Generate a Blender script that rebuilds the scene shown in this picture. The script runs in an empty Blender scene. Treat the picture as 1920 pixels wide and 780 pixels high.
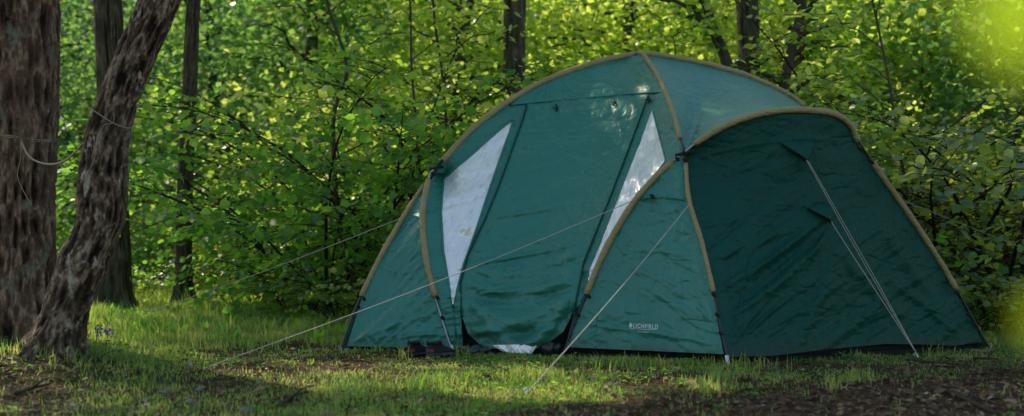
import bpy, math, random
import numpy as np
from mathutils import Vector, Matrix

rng = np.random.default_rng(7)
random.seed(7)
scene = bpy.context.scene
col = scene.collection
PI = math.pi
F = 2320.0; HC = 0.83; HZ = 430.0; CX = 960.0

def W(px, py, Y):
    """measured point of the photograph at depth Y -> world point"""
    return np.array([(px - CX) / F * Y, Y, HC - (py - HZ) / F * Y])

def WA(a):
    a = np.asarray(a, float)
    return np.stack([(a[..., 0] - CX) / F * a[..., 2], a[..., 2], HC - (a[..., 1] - HZ) / F * a[..., 2]], -1)

def PX(p):
    p = np.asarray(p, float)
    return np.stack([CX + F * p[..., 0] / p[..., 1], HZ - F * (p[..., 2] - HC) / p[..., 1], p[..., 1]], -1)

SUN_EL = math.radians(43)
_sx, _sy = -0.70, 0.714
SUN = np.array([_sx * math.cos(SUN_EL), _sy * math.cos(SUN_EL), math.sin(SUN_EL)])

# ------------------------------------------------------------------ noise
def _hash(ix, iy, iz, seed):
    h = (ix.astype(np.int64) * 374761393 + iy.astype(np.int64) * 668265263 + iz.astype(np.int64) * 2147483647 + seed * 1274126177) & 0xffffffff
    h = ((h ^ (h >> 13)) * 1274126177) & 0xffffffff
    h = (h ^ (h >> 16)) & 0xffffffff
    return h / 4294967295.0

def noise3(x, y, z=None, seed=0):
    x = np.asarray(x, float); y = np.asarray(y, float)
    z = np.zeros_like(x) if z is None else np.asarray(z, float)
    x, y, z = np.broadcast_arrays(x, y, z)
    fx, fy, fz = np.floor(x), np.floor(y), np.floor(z)
    u, v, w = x - fx, y - fy, z - fz
    u = u * u * (3 - 2 * u); v = v * v * (3 - 2 * v); w = w * w * (3 - 2 * w)
    def h(a, b, c): return _hash(fx + a, fy + b, fz + c, seed)
    c00 = h(0, 0, 0) * (1 - u) + h(1, 0, 0) * u; c10 = h(0, 1, 0) * (1 - u) + h(1, 1, 0) * u
    c01 = h(0, 0, 1) * (1 - u) + h(1, 0, 1) * u; c11 = h(0, 1, 1) * (1 - u) + h(1, 1, 1) * u
    return (c00 * (1 - v) + c10 * v) * (1 - w) + (c01 * (1 - v) + c11 * v) * w

def fbm(x, y, z=None, oct=4, seed=0):
    s = 0; a = .5; x = np.asarray(x, float); y = np.asarray(y, float)
    z = None if z is None else np.asarray(z, float)
    for i in range(oct):
        s = s + a * noise3(x, y, z, seed + i * 17); a *= .5; x = x * 2.03; y = y * 2.03
        if z is not None: z = z * 2.03
    return s / (1 - .5 ** oct)

# ------------------------------------------------------------------ mesh helpers
def link(o, parent=None):
    col.objects.link(o)
    if parent is not None: o.parent = parent
    return o

def mk_mesh(name, V, faces, mat, attrs=None, smooth=True):
    """faces: list of int arrays (n, k)"""
    V = np.asarray(V, np.float32)
    me = bpy.data.meshes.new(name)
    faces = [np.asarray(f, np.int32) for f in faces if len(f)]
    me.vertices.add(len(V)); me.vertices.foreach_set('co', V.ravel())
    nl = sum(f.size for f in faces); nf = sum(len(f) for f in faces)
    me.loops.add(nl); me.polygons.add(nf)
    me.loops.foreach_set('vertex_index', np.concatenate([f.ravel() for f in faces]))
    st = []; k = 0
    for f in faces:
        st.append(k + np.arange(len(f), dtype=np.int32) * f.shape[1]); k += f.size
    me.polygons.foreach_set('loop_start', np.concatenate(st))
    if smooth: me.polygons.foreach_set('use_smooth', np.ones(nf, bool))
    for an, av in (attrs or {}).items():
        at = me.attributes.new(an, 'FLOAT', 'POINT'); at.data.foreach_set('value', np.asarray(av, np.float32))
    me.update(calc_edges=True)
    if mat: me.materials.append(mat)
    return me

def mk(name, V, faces, mat, parent=None, attrs=None, smooth=True, loc=None):
    V = np.asarray(V, float)
    if loc is not None: V = V - np.asarray(loc)
    o = bpy.data.objects.new(name, mk_mesh(name, V, faces, mat, attrs, smooth))
    if loc is not None: o.location = loc
    return link(o, parent)

def empty(name, loc):
    o = bpy.data.objects.new(name, None); o.location = loc; o.empty_display_size = .2
    return link(o)

def tag(o, label=None, cat=None, group=None, kind=None):
    if label: o['label'] = label
    if cat: o['category'] = cat
    if group: o['group'] = group
    if kind: o['kind'] = kind
    return o

def copy_tree(o, parent=None):
    c = o.copy(); col.objects.link(c)
    if parent is not None: c.parent = parent
    for ch in list(o.children): copy_tree(ch, c)
    return c

def grid_faces(nu, nv, wrap=False, off=0):
    """verts index j*nu+i, i in nu, j in nv"""
    i = np.arange(nu if wrap else nu - 1); j = np.arange(nv - 1)
    I, J = np.meshgrid(i, j); I = I.ravel(); J = J.ravel(); I2 = (I + 1) % nu
    return np.stack([J * nu + I, J * nu + I2, (J + 1) * nu + I2, (J + 1) * nu + I], -1) + off

def spline(P, n):
    """catmull-rom through P (m,k): n samples per span"""
    P = np.asarray(P, float); out = []
    Q = np.vstack([2 * P[0] - P[1], P, 2 * P[-1] - P[-2]])
    for k in range(1, len(Q) - 2):
        a, b, c, d = Q[k - 1], Q[k], Q[k + 1], Q[k + 2]
        for t in np.arange(n) / n:
            out.append(.5 * ((2 * b) + (-a + c) * t + (2 * a - 5 * b + 4 * c - d) * t * t + (-a + 3 * b - 3 * c + d) * t ** 3))
    out.append(P[-1]); return np.array(out)

def resamp(P, n):
    P = np.asarray(P, float); d = np.r_[0, np.cumsum(np.linalg.norm(np.diff(P, axis=0), axis=1))]
    t = np.linspace(0, d[-1], n)
    return np.stack([np.interp(t, d, P[:, k]) for k in range(P.shape[1])], -1)

def frames(P):
    T = np.gradient(P, axis=0); T /= np.linalg.norm(T, axis=1)[:, None] + 1e-12
    ref = np.array([0., 1, 0]) if abs(T[:, 1]).mean() < .7 else np.array([1., 0, 0])
    A = np.cross(T, ref); A /= np.linalg.norm(A, axis=1)[:, None] + 1e-12
    B = np.cross(T, A)
    return T, A, B

class MB:
    def __init__(s): s.V = []; s.F = {}; s.n = 0; s.a = []
    def add(s, V, faces, a=None):
        V = np.asarray(V, float).reshape(-1, 3)
        for f in faces:
            f = np.asarray(f)
            if f.size: s.F.setdefault(f.shape[1], []).append(f + s.n)
        s.V.append(V); s.n += len(V); s.a.append(np.full(len(V), 0.) if a is None else np.broadcast_to(a, (len(V),)))
    def tube(s, P, r, n=8, caps=True, flat=1.0, a=None):
        P = np.asarray(P, float); m = len(P); r = np.broadcast_to(np.asarray(r, float), (m,))
        T, A, B = frames(P); th = np.arange(n) / n * 2 * PI
        V = P[:, None] + r[:, None, None] * (np.cos(th)[None, :, None] * A[:, None] + flat * np.sin(th)[None, :, None] * B[:, None])
        s.add(V, [grid_faces(n, m, True)] + ([np.array([list(range(n))[::-1]]), np.array([[(m - 1) * n + k for k in range(n)]])] if caps else []), a)
    def box(s, c, h, R=None, a=None):
        c = np.asarray(c, float); h = np.asarray(h, float)
        V = np.array([[x, y, z] for x in (-1, 1) for y in (-1, 1) for z in (-1, 1)], float) * h
        if R is not None: V = V @ np.asarray(R).T
        s.add(V + c, [np.array([[0, 1, 3, 2], [4, 6, 7, 5], [0, 4, 5, 1], [2, 3, 7, 6], [0, 2, 6, 4], [1, 5, 7, 3]])], a)
    def build(s, name, mat, parent=None, smooth=True, loc=None, attr=None):
        V = np.vstack(s.V)
        return mk(name, V, [np.vstack(v) for v in s.F.values()], mat, parent, {attr: np.concatenate(s.a)} if attr else None, smooth, loc)

# ------------------------------------------------------------------ materials
class NT:
    def __init__(s, name):
        s.m = bpy.data.materials.new(name); s.m.use_nodes = True
        s.t = s.m.node_tree; s.t.nodes.clear(); s.out = s.n('ShaderNodeOutputMaterial')
    def n(s, typ, **kw):
        nd = s.t.nodes.new(typ)
        for k, v in kw.items():
            if k in nd.inputs: nd.inputs[k].default_value = v
            else: setattr(nd, k, v)
        return nd
    def l(s, a, b): s.t.links.new(a, b)
    def ramp(s, fac, stops, interp='LINEAR'):
        r = s.n('ShaderNodeValToRGB'); r.color_ramp.interpolation = interp
        e = r.color_ramp.elements
        while len(e) < len(stops): e.new(.5)
        for k, (p, c) in enumerate(stops): e[k].position = p; e[k].color = tuple(c) + ((1,) if len(c) == 3 else ())
        s.l(fac, r.inputs[0]); return r
    def mix(s, fac, a, b, blend='MIX'):
        m = s.n('ShaderNodeMix'); m.data_type = 'RGBA'; m.blend_type = blend
        for v, i in ((fac, 0), (a, 6), (b, 7)):
            if isinstance(v, (int, float, tuple)): m.inputs[i].default_value = v if not isinstance(v, tuple) or len(v) == 4 else v + (1,)
            else: s.l(v, m.inputs[i])
        return m.outputs[2]
    def attr(s, name): a = s.n('ShaderNodeAttribute'); a.attribute_name = name; return a.outputs['Fac']
    def noise(s, vec, scale, detail=4, rough=.55):
        k = s.n('ShaderNodeTexNoise', Scale=scale, Detail=detail, Roughness=rough)
        if vec is not None: s.l(vec, k.inputs['Vector'])
        return k.outputs['Fac']
    def mapping(s, vec, sc, rot=(0, 0, 0)):
        m = s.n('ShaderNodeMapping'); m.inputs['Scale'].default_value = sc; m.inputs['Rotation'].default_value = rot
        s.l(vec, m.inputs[0]); return m.outputs[0]
    def bump(s, h, st, dist=.01, nrm=None):
        b = s.n('ShaderNodeBump', Strength=st, Distance=dist); s.l(h, b.inputs['Height'])
        if nrm is not None: s.l(nrm, b.inputs['Normal'])
        return b.outputs[0]

def leaf_mat(name, stops, tstops, tmix=.45, rough=.42, spec=.5, objvar=.25, patch=1.2):
    t = NT(name); a = t.attr('rnd')
    oi = t.n('ShaderNodeObjectInfo')
    g = t.n('ShaderNodeNewGeometry')
    ns = t.ramp(t.noise(g.outputs['Position'], patch, 3), [(.40, (0, 0, 0)), (.58, (1, 1, 1))]).outputs[0]
    ad = t.n('ShaderNodeMath', operation='MULTIPLY_ADD'); t.l(ns, ad.inputs[0]); ad.inputs[1].default_value = .7; t.l(a, ad.inputs[2])
    ad2 = t.n('ShaderNodeMath', operation='MULTIPLY_ADD'); t.l(oi.outputs['Random'], ad2.inputs[0]); ad2.inputs[1].default_value = objvar; t.l(ad.outputs[0], ad2.inputs[2])
    sc = t.n('ShaderNodeMath', operation='MULTIPLY'); t.l(ad2.outputs[0], sc.inputs[0]); sc.inputs[1].default_value = .55
    c = t.ramp(sc.outputs[0], stops).outputs[0]; tc = t.ramp(sc.outputs[0], tstops).outputs[0]
    p = t.n('ShaderNodeBsdfPrincipled', Roughness=rough); p.inputs['Specular IOR Level'].default_value = spec
    t.l(c, p.inputs['Base Color'])
    tr = t.n('ShaderNodeBsdfTranslucent'); t.l(tc, tr.inputs['Color'])
    mx = t.n('ShaderNodeMixShader', Fac=tmix); t.l(p.outputs[0], mx.inputs[1]); t.l(tr.outputs[0], mx.inputs[2])
    t.l(mx.outputs[0], t.out.inputs[0]); return t.m

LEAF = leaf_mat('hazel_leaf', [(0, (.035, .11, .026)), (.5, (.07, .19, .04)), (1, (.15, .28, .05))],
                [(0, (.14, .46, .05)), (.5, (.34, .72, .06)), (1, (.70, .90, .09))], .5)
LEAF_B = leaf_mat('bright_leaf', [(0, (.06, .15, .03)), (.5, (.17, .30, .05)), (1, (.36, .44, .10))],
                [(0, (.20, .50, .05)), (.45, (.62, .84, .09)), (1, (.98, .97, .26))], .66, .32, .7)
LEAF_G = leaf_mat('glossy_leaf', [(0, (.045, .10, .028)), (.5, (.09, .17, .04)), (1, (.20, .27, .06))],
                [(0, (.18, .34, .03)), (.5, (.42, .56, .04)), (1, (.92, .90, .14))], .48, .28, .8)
LEAF_F = leaf_mat('hazy_far_leaf', [(0, (.03, .10, .05)), (.5, (.06, .16, .07)), (1, (.11, .22, .07))],  # bluish tint of distance haze is part of this colour
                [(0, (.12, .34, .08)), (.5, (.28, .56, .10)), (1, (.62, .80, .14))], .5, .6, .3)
LEAF_W = leaf_mat('hazy_wood_leaf', [(0, (.045, .12, .10)), (.5, (.08, .18, .13)), (1, (.14, .26, .15))],  # bluish green puts distance haze into the leaf colour
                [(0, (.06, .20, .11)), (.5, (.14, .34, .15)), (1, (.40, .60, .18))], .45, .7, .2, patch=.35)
GRASS = leaf_mat('grass_blade', [(0, (.055, .13, .04)), (.4, (.13, .22, .06)), (.65, (.32, .33, .10)), (1, (.50, .38, .18))],
                [(0, (.22, .50, .08)), (.5, (.52, .76, .10)), (.8, (.80, .82, .16)), (1, (.75, .58, .28))], .42, .5, .3, patch=2.5)
NEARLEAF = leaf_mat('near_leaf', [(0, (.24, .42, .01)), (1, (.30, .46, .015))], [(0, (.66, .96, .03)), (1, (.72, 1.0, .04))], .6, .5, .3)
LITTER = leaf_mat('dry_leaf', [(0, (.05, .025, .012)), (.45, (.14, .075, .035)), (.8, (.28, .19, .10)), (1, (.50, .40, .26))],
                [(0, (.08, .04, .02)), (1, (.3, .2, .1))], .12, .7, .2)

def bark_mat(name, dark, mid, light, extra=None, scale=14, zs=.25, bump=.6):
    t = NT(name); g = t.n('ShaderNodeNewGeometry'); pos = g.outputs['Position']
    v = t.mapping(pos, (1, 1, zs)); h = t.attr('h')
    n1 = t.noise(v, scale, 8, .65); n2 = t.noise(v, scale * 5, 4, .6)
    ad = t.n('ShaderNodeMath', operation='MULTIPLY_ADD'); t.l(n1, ad.inputs[0]); ad.inputs[1].default_value = .6; t.l(h, ad.inputs[2])
    c = t.ramp(ad.outputs[0], [(.35, dark), (.75, mid), (1.15 if False else 1.0, light)]).outputs[0]
    if extra:
        for (ecol, esc, lo, hi, ez) in extra:
            ne = t.noise(t.mapping(pos, (1, 1, ez)), esc, 5, .6)
            f = t.ramp(ne, [(lo, (0, 0, 0)), (hi, (1, 1, 1))]).outputs[0]
            c = t.mix(f, c, ecol)
    c = t.mix(.5, c, t.ramp(n2, [(.3, (.35, .35, .35)), (.7, (1.5, 1.5, 1.5))]).outputs[0], 'MULTIPLY')
    p = t.n('ShaderNodeBsdfPrincipled', Roughness=.9); p.inputs['Specular IOR Level'].default_value = .2
    t.l(c, p.inputs['Base Color'])
    b = t.bump(n1, bump, .03); b = t.bump(n2, bump * .7, .008, b); t.l(b, p.inputs['Normal'])
    t.l(p.outputs[0], t.out.inputs[0]); return t.m

BARK_PINE = bark_mat('pine_bark', (.014, .008, .004), (.14, .084, .048), (.40, .275, .175),
                     [((.19, .18, .12), 7, .57, .68, .8), ((.17, .09, .06), 2.5, .55, .8, .35)], 15, .55, .9)
BARK_BIRCH = bark_mat('birch_bark', (.012, .007, .004), (.115, .074, .044), (.38, .285, .19),
                      [((.46, .38, .28), 15, .60, .66, .4), ((.05, .045, .02), 3, .55, .75, 1)], 16, .6, .9)
BARK_DARK = bark_mat('dark_bark', (.02, .017, .013), (.10, .08, .055), (.19, .155, .11), [((.06, .07, .03), 4, .5, .7, .6)], 18, .5)
BARK_TWIG = bark_mat('twig_bark', (.012, .009, .006), (.035, .027, .018), (.07, .055, .035), None, 20, .5, .2)

def simple(name, c, rough=.6, metal=0, spec=.5, bumps=None, sheen=0):
    t = NT(name); p = t.n('ShaderNodeBsdfPrincipled', Roughness=rough, Metallic=metal); p.inputs['Specular IOR Level'].default_value = spec
    tc = t.n('ShaderNodeTexCoord')
    n = t.noise(tc.outputs['Object'], 9, 4); cc = t.mix(n, tuple(x * .8 for x in c), tuple(min(1, x * 1.2) for x in c)); t.l(cc, p.inputs['Base Color'])
    if bumps:
        nn = None
        for (vsc, sc, st, d) in bumps:
            nn = t.bump(t.noise(t.mapping(tc.outputs['Object'], vsc), sc, 3), st, d, nn)
        t.l(nn, p.inputs['Normal'])
    t.l(p.outputs[0], t.out.inputs[0]); return t.m

def fabric_mat(name, c, tcol, tmix=.12, rough=.5, spec=.45, sheen=.06):
    t = NT(name); tc = t.n('ShaderNodeTexCoord'); ob = tc.outputs['Object']
    n = t.noise(ob, 1.3, 4); n2 = t.noise(ob, 300, 2)
    cc = t.mix(n, tuple(x * .85 for x in c), tuple(x * 1.15 for x in c))
    cc = t.mix(.35, cc, t.ramp(n2, [(.35, (.75, .75, .75)), (.65, (1.2, 1.2, 1.2))]).outputs[0], 'MULTIPLY')
    p = t.n('ShaderNodeBsdfPrincipled', Roughness=rough); p.inputs['Specular IOR Level'].default_value = spec
    gp = t.n('ShaderNodeNewGeometry'); sx = t.n('ShaderNodeSeparateXYZ'); t.l(gp.outputs['Position'], sx.inputs[0])
    zn = t.n('ShaderNodeMath', operation='MULTIPLY_ADD'); t.l(t.noise(gp.outputs['Position'], 9, 5, .7), zn.inputs[0]); zn.inputs[1].default_value = .22; t.l(sx.outputs['Z'], zn.inputs[2])
    cc = t.mix(t.ramp(zn.outputs[0], [(.12, (.5, .5, .5)), (.26, (0, 0, 0))]).outputs[0], cc, (.05, .045, .03))
    p.inputs['Sheen Weight'].default_value = sheen; p.inputs['Sheen Roughness'].default_value = .4
    t.l(cc, p.inputs['Base Color'])
    b = t.bump(t.noise(t.mapping(ob, (1, 1, 1)), 6, 5, .6), .45, .05)
    b = t.bump(t.noise(t.mapping(ob, (2.2, 2.2, .6), (.3, .5, .2)), 14, 3, .5), .4, .02, b)
    def ridged(vec, sc):
        a_ = t.n('ShaderNodeMath', operation='SUBTRACT'); t.l(t.noise(vec, sc, 2, .5), a_.inputs[0]); a_.inputs[1].default_value = .5
        b_ = t.n('ShaderNodeMath', operation='ABSOLUTE'); t.l(a_.outputs[0], b_.inputs[0])
        c_ = t.n('ShaderNodeMath', operation='MINIMUM'); t.l(b_.outputs[0], c_.inputs[0]); c_.inputs[1].default_value = .06; return c_.outputs[0]
    b = t.bump(ridged(t.mapping(ob, (1.2, 1, 3.0), (0, .25, 0)), 2.2), .55, .16, b)
    b = t.bump(ridged(t.mapping(ob, (2.2, 1, .8), (0, -.6, .3)), 3.5), .45, .10, b)
    b = t.bump(t.noise(ob, 55, 3, .6), .12, .003, b)
    t.l(b, p.inputs['Normal'])
    tr = t.n('ShaderNodeBsdfTranslucent', Color=tcol + (1,))
    mx = t.n('ShaderNodeMixShader', Fac=tmix); t.l(p.outputs[0], mx.inputs[1]); t.l(tr.outputs[0], mx.inputs[2])
    t.l(mx.outputs[0], t.out.inputs[0]); return t.m

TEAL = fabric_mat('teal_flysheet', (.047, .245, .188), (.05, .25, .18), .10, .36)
TEAL_SHADED = fabric_mat('shaded_teal_flysheet', (.008, .075, .053), (.008, .06, .045), .05, .5, .16, 0.)  # same fabric as the front, with the end wall's shade put into the colour
KHAKI = simple('khaki_webbing', (.36, .285, .125), .75, bumps=[((1, 1, 1), 60, .6, .006), ((2, 2, 3), 16, .8, .02)])
BLACKF = simple('black_cloth', (.008, .009, .010), .85, bumps=[((1, 1, 1), 20, .4, .01)])
POLE = simple('black_fibreglass', (.02, .022, .022), .35)
STEEL = simple('grey_pole', (.35, .36, .37), .35, .6)
TIP = simple('pale_pole_tip', (.62, .63, .66), .4)
ROPE = simple('pale_cord', (.45, .42, .35), .8, bumps=[((1, 1, 1), 300, .5, .002)])
ROPE2 = simple('sisal_cord', (.38, .31, .20), .8, bumps=[((1, 1, 1), 300, .5, .002)])
WHITE = simple('white_print', (.75, .78, .78), .6)
RED = simple('red_shoe_fabric', (.22, .035, .03), .8)
SHOEB = simple('black_shoe_fabric', (.010, .010, .012), .8)
SOLE = simple('grey_rubber_sole', (.06, .06, .065), .8)
STONE = simple('pale_stone', (.17, .155, .12), .9, bumps=[((1, 1, 1), 20, .6, .02)])
VIOLET = simple('violet_petals', (.20, .13, .50), .7)
STEM = simple('green_stem', (.05, .10, .02), .7)

def window_mat():
    t = NT('clear_window_film'); tc = t.n('ShaderNodeTexCoord'); ob = tc.outputs['Object']
    p = t.n('ShaderNodeBsdfPrincipled', Roughness=.22); p.inputs['Specular IOR Level'].default_value = 1.0; p.inputs['Coat Weight'].default_value = 1.0; p.inputs['Coat IOR'].default_value = 1.9; p.inputs['Coat Roughness'].default_value = .12; p.inputs['Sheen Weight'].default_value = .6; p.inputs['Sheen Roughness'].default_value = .4
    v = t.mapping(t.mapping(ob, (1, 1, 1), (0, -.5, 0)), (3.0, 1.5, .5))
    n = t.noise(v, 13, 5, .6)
    c = t.ramp(n, [(.3, (.70, .72, .74)), (.45, (.97, .97, .95)), (.62, (1, 1, .98))]).outputs[0]  # near-white streaks put sky reflections into the film colour
    sp = t.ramp(t.noise(t.mapping(ob, (1.6, 1, .7), (0, .4, 0)), 75, 4, .8), [(.33, (.45, .50, .55)), (.42, (1, 1, 1))]).outputs[0]  # fine speckle in the colour stands in for glitter
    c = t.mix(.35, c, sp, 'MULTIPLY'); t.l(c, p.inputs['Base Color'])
    b = t.bump(n, .55, .012); b = t.bump(t.noise(ob, 60, 4), .2, .003, b); t.l(b, p.inputs['Normal'])
    t.l(p.outputs[0], t.out.inputs[0]); return t.m
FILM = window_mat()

# ------------------------------------------------------------------ camera, light, world
cam_d = bpy.data.cameras.new('camera'); cam = bpy.data.objects.new('camera', cam_d); link(cam)
cam.location = (0, 0, HC); cam.rotation_euler = (PI / 2, 0, 0)
cam_d.sensor_width = 36; cam_d.lens = F / 1920 * 36; cam_d.shift_y = 40 / 1920; cam_d.clip_start = .05; cam_d.clip_end = 600
cam_d.dof.use_dof = True; cam_d.dof.focus_distance = 8.4; cam_d.dof.aperture_fstop = 1.6
scene.camera = cam
w = bpy.data.worlds.new('World'); scene.world = w; w.use_nodes = True
nt = w.node_tree; bg = nt.nodes['Background']; sky = nt.nodes.new('ShaderNodeTexSky'); sky.sky_type = 'NISHITA'
sky.sun_disc = False; sky.sun_elevation = SUN_EL; sky.sun_rotation = math.atan2(SUN[0], SUN[1])
sky.air_density = 1.3; sky.dust_density = 1.5
nt.links.new(sky.outputs[0], bg.inputs[0]); bg.inputs[1].default_value = .20
sd = bpy.data.lights.new('sun', 'SUN'); sd.energy = 5.0; sd.angle = math.radians(.6); sd.color = (1, .88, .66)
so = bpy.data.objects.new('sun', sd); link(so); so.rotation_euler = Vector(SUN).to_track_quat('Z', 'Y').to_euler(); so.location = (-10, 10, 12)
scene.view_settings.view_transform = 'Standard'; scene.view_settings.look = 'None'
scene.view_settings.exposure = 0
cy = scene.cycles; cy.max_bounces = 7; cy.diffuse_bounces = 4; cy.glossy_bounces = 2; cy.transmission_bounces = 5; cy.transparent_max_bounces = 4
cy.sample_clamp_indirect = 4; cy.caustics_reflective = False; cy.caustics_refractive = False

# ------------------------------------------------------------------ ground
def sm(a, b, x):
    t = np.clip((x - a) / (b - a), 0, 1); return t * t * (3 - 2 * t)

def gz(x, y):
    x = np.asarray(x, float); y = np.asarray(y, float)
    near = 1 - sm(14, 24, y)
    h = (fbm(x * .55, y * .55, seed=3) - .5) * .07 + (fbm(x * 3, y * 3, seed=5) - .5) * .025
    mound = .10 * np.exp(-((x + 2.75) ** 2 + (y - 7.2) ** 2) / .35) + .06 * np.exp(-((x + 3.4) ** 2 + (y - 8.3) ** 2) / .6)
    return h * near + mound

FOOT = np.array([[-1.1, 8.35], [1.31, 7.6], [3.28, 8.5], [3.14, 10.4], [.6, 11.4], [-.8, 10.3]])
def in_poly(x, y, P):
    c = np.zeros(np.shape(x), bool); n = len(P)
    for i in range(n):
        x0, y0 = P[i]; x1, y1 = P[(i + 1) % n]
        k = ((y0 > y) != (y1 > y)) & (x < (x1 - x0) * (y - y0) / (y1 - y0 + 1e-9) + x0)
        c ^= k
    return c

def grassness(x, y):
    px = CX + F * x / y; py = HZ + F * HC / y
    n = fbm(x * 1.3, y * 1.3, seed=11) - .5; n2 = fbm(x * 4, y * 4, seed=12) - .5
    pyw = py + n * 70 + n2 * 30
    g = np.full(np.shape(x), .95)
    edge = np.interp(px, [-100, 200, 600, 900, 1100, 1250, 1500, 1920], [900, 880, 830, 775, 745, 735, 705, 690])
    g = g * (1 - .93 * sm(-6, 22, pyw - edge))
    # worn, thinner turf in front of the tent on the left
    g *= 1 - .55 * sm(675, 735, pyw) * (1 - sm(820, 980, px))
    patch = np.exp(-((px - 560) / 230) ** 2 - ((py - 678) / 26) ** 2); g *= 1 - .8 * np.clip(patch * (1 + n * 3), 0, 1)
    left = (1 - sm(60, 260, px)) * sm(600, 650, py); g *= 1 - .8 * left
    right = sm(1350, 1600, px) * sm(650, 690, py); g *= 1 - .35 * right
    g *= np.clip(.72 + n * 2.4 + n2 * 1.8, .08, 1.2)
    return np.clip(g, 0, 1)

xs = np.r_[np.linspace(-150, -8, 24)[:-1], np.linspace(-8, 8, 400), np.linspace(8, 150, 24)[1:]]
ys = np.r_[np.linspace(-20, 3.5, 8)[:-1], np.linspace(3.5, 16, 330), np.linspace(16, 200, 34)[1:]]
X, Y = np.meshgrid(xs, ys)
gat = grassness(X, np.maximum(Y, 3))
def ground_mat():
    t = NT('forest_floor'); g = t.n('ShaderNodeNewGeometry'); pos = g.outputs['Position']; a = t.attr('g')
    n1 = t.noise(pos, 5, 8, .65); n2 = t.noise(pos, 45, 6, .7); n3 = t.noise(pos, 1.1, 3)
    dirt = t.ramp(n1, [(.3, (.022, .011, .006)), (.55, (.060, .032, .015)), (.75, (.12, .068, .034))]).outputs[0]
    vo = t.n('ShaderNodeTexVoronoi', Scale=38.0); t.l(t.mapping(pos, (1, .8, 1)), vo.inputs['Vector'])
    cr = t.n('ShaderNodeSeparateColor'); t.l(vo.outputs['Color'], cr.inputs[0])
    lit = t.ramp(cr.outputs[0], [(0, (.03, .016, .009)), (.6, (.075, .042, .022)), (.85, (.15, .095, .05)), (1, (.28, .20, .11))]).outputs[0]
    m = t.ramp(n2, [(.45, (0, 0, 0)), (.6, (1, 1, 1))]).outputs[0]
    dirt = t.mix(m, dirt, lit)
    grn = t.ramp(n2, [(.3, (.03, .045, .012)), (.6, (.075, .09, .024)), (.8, (.13, .11, .05))]).outputs[0]
    f = t.n('ShaderNodeMath', operation='MULTIPLY_ADD'); t.l(n1, f.inputs[0]); f.inputs[1].default_value = .8; t.l(a, f.inputs[2])
    fr = t.ramp(f.outputs[0], [(.45, (0, 0, 0)), (.85, (1, 1, 1))]).outputs[0]
    c = t.mix(fr, dirt, grn)
    p = t.n('ShaderNodeBsdfPrincipled', Roughness=.95); p.inputs['Specular IOR Level'].default_value = .15
    t.l(c, p.inputs['Base Color']); t.l(t.bump(n2, .8, .02, t.bump(n1, .8, .05)), p.inputs['Normal'])
    t.l(p.outputs[0], t.out.inputs[0]); return t.m
gr = mk('ground', np.stack([X, Y, gz(X, Y)], -1).reshape(-1, 3), [grid_faces(len(xs), len(ys))], ground_mat(), attrs={'g': gat.ravel()})
tag(gr, kind='structure')

# ---- grass blades
def blades(name, n, hfun, seed, mat=GRASS, wid=.0032, region=None, dens=True, rndsh=0.):
    r = np.random.default_rng(seed)
    y = 5.0 * (17 / 5.0) ** r.random(n); px = r.uniform(-150, 2070, n); x = (px - CX) / F * y
    keep = np.ones(n, bool)
    if dens: keep &= r.random(n) < grassness(x, y) ** 1.2
    keep &= ~in_poly(x, y, FOOT)
    if region is not None: keep &= r.random(n) < region(x, y, px)
    x, y, px = x[keep], y[keep], px[keep]; n = len(x)
    h = hfun(x, y, px) * r.uniform(.45, 1.35, n); wd = wid * (y / 6.5) * r.uniform(.7, 1.4, n)
    az = r.uniform(0, 2 * PI, n); lean = np.abs(r.normal(0, .45, n)); la = r.uniform(0, 2 * PI, n)
    d = np.stack([np.cos(la), np.sin(la)], -1)
    wv = np.stack([np.cos(az), np.sin(az), 0 * az], -1) * wd[:, None]
    b = np.stack([x, y, gz(x, y) - .004], -1)
    def at(s):
        k = (lean * s * s)[:, None] * d * h[:, None]
        return b + np.concatenate([k, (h * s * (1 - .35 * lean * s))[:, None]], 1)
    m = at(.5); tp = at(1.0)
    V = np.stack([b - wv, b + wv, m + wv * .75, m - wv * .75, tp], 1).reshape(-1, 3)
    i = np.arange(n) * 5
    rn = np.repeat(np.clip(r.random(n) * .8 + rndsh, 0, 1), 5)
    o = mk(name, V, [np.stack([i, i + 1, i + 2, i + 3], -1), np.stack([i + 3, i + 2, i + 4], -1)], mat, attrs={'rnd': rn})
    return o
def hgrass(x, y, px):
    h = .018 + .018 * fbm(x * 2, y * 2, seed=21)
    h = h + .055 * sm(8.6, 10.5, y) * (1 - sm(700, 900, px)) * fbm(x * 3, y * 3, seed=22) * 1.8
    h = h + .03 * sm(8, 9, y)
    d = np.interp(px, [600, 1366, 1850], [8.3, 7.5, 8.55])
    h = h * (1 - .35 * sm(6.8, 7.2, y) * (1 - sm(8.4, 8.8, y)) * (px > 600)) + .016 * np.exp(-((y - d) / .10) ** 2) * (px > 600) * fbm(x * 7, y * 7, seed=24) * 1.6
    tuft = sm(.58, .72, fbm(x * 5, y * 5, seed=23)); h = h * (1 + .7 * tuft)
    return h
tag(blades('grass', 360000, hgrass, 31), 'short green grass covering the clearing around the tent', 'grass', kind='stuff')
def rw(x, y, px): return sm(8.3, 9.3, y) * (1 - sm(620, 760, px)) * sm(140, 260, px) * .9 + .5 * sm(11, 12, y)
tag(blades('long_grass', 26000, lambda x, y, px: .10 + .07 * fbm(x * 2, y * 2, seed=41), 32, wid=.0055, region=rw), 'longer green grass on the far left of the clearing', 'grass', kind='stuff')
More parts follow.
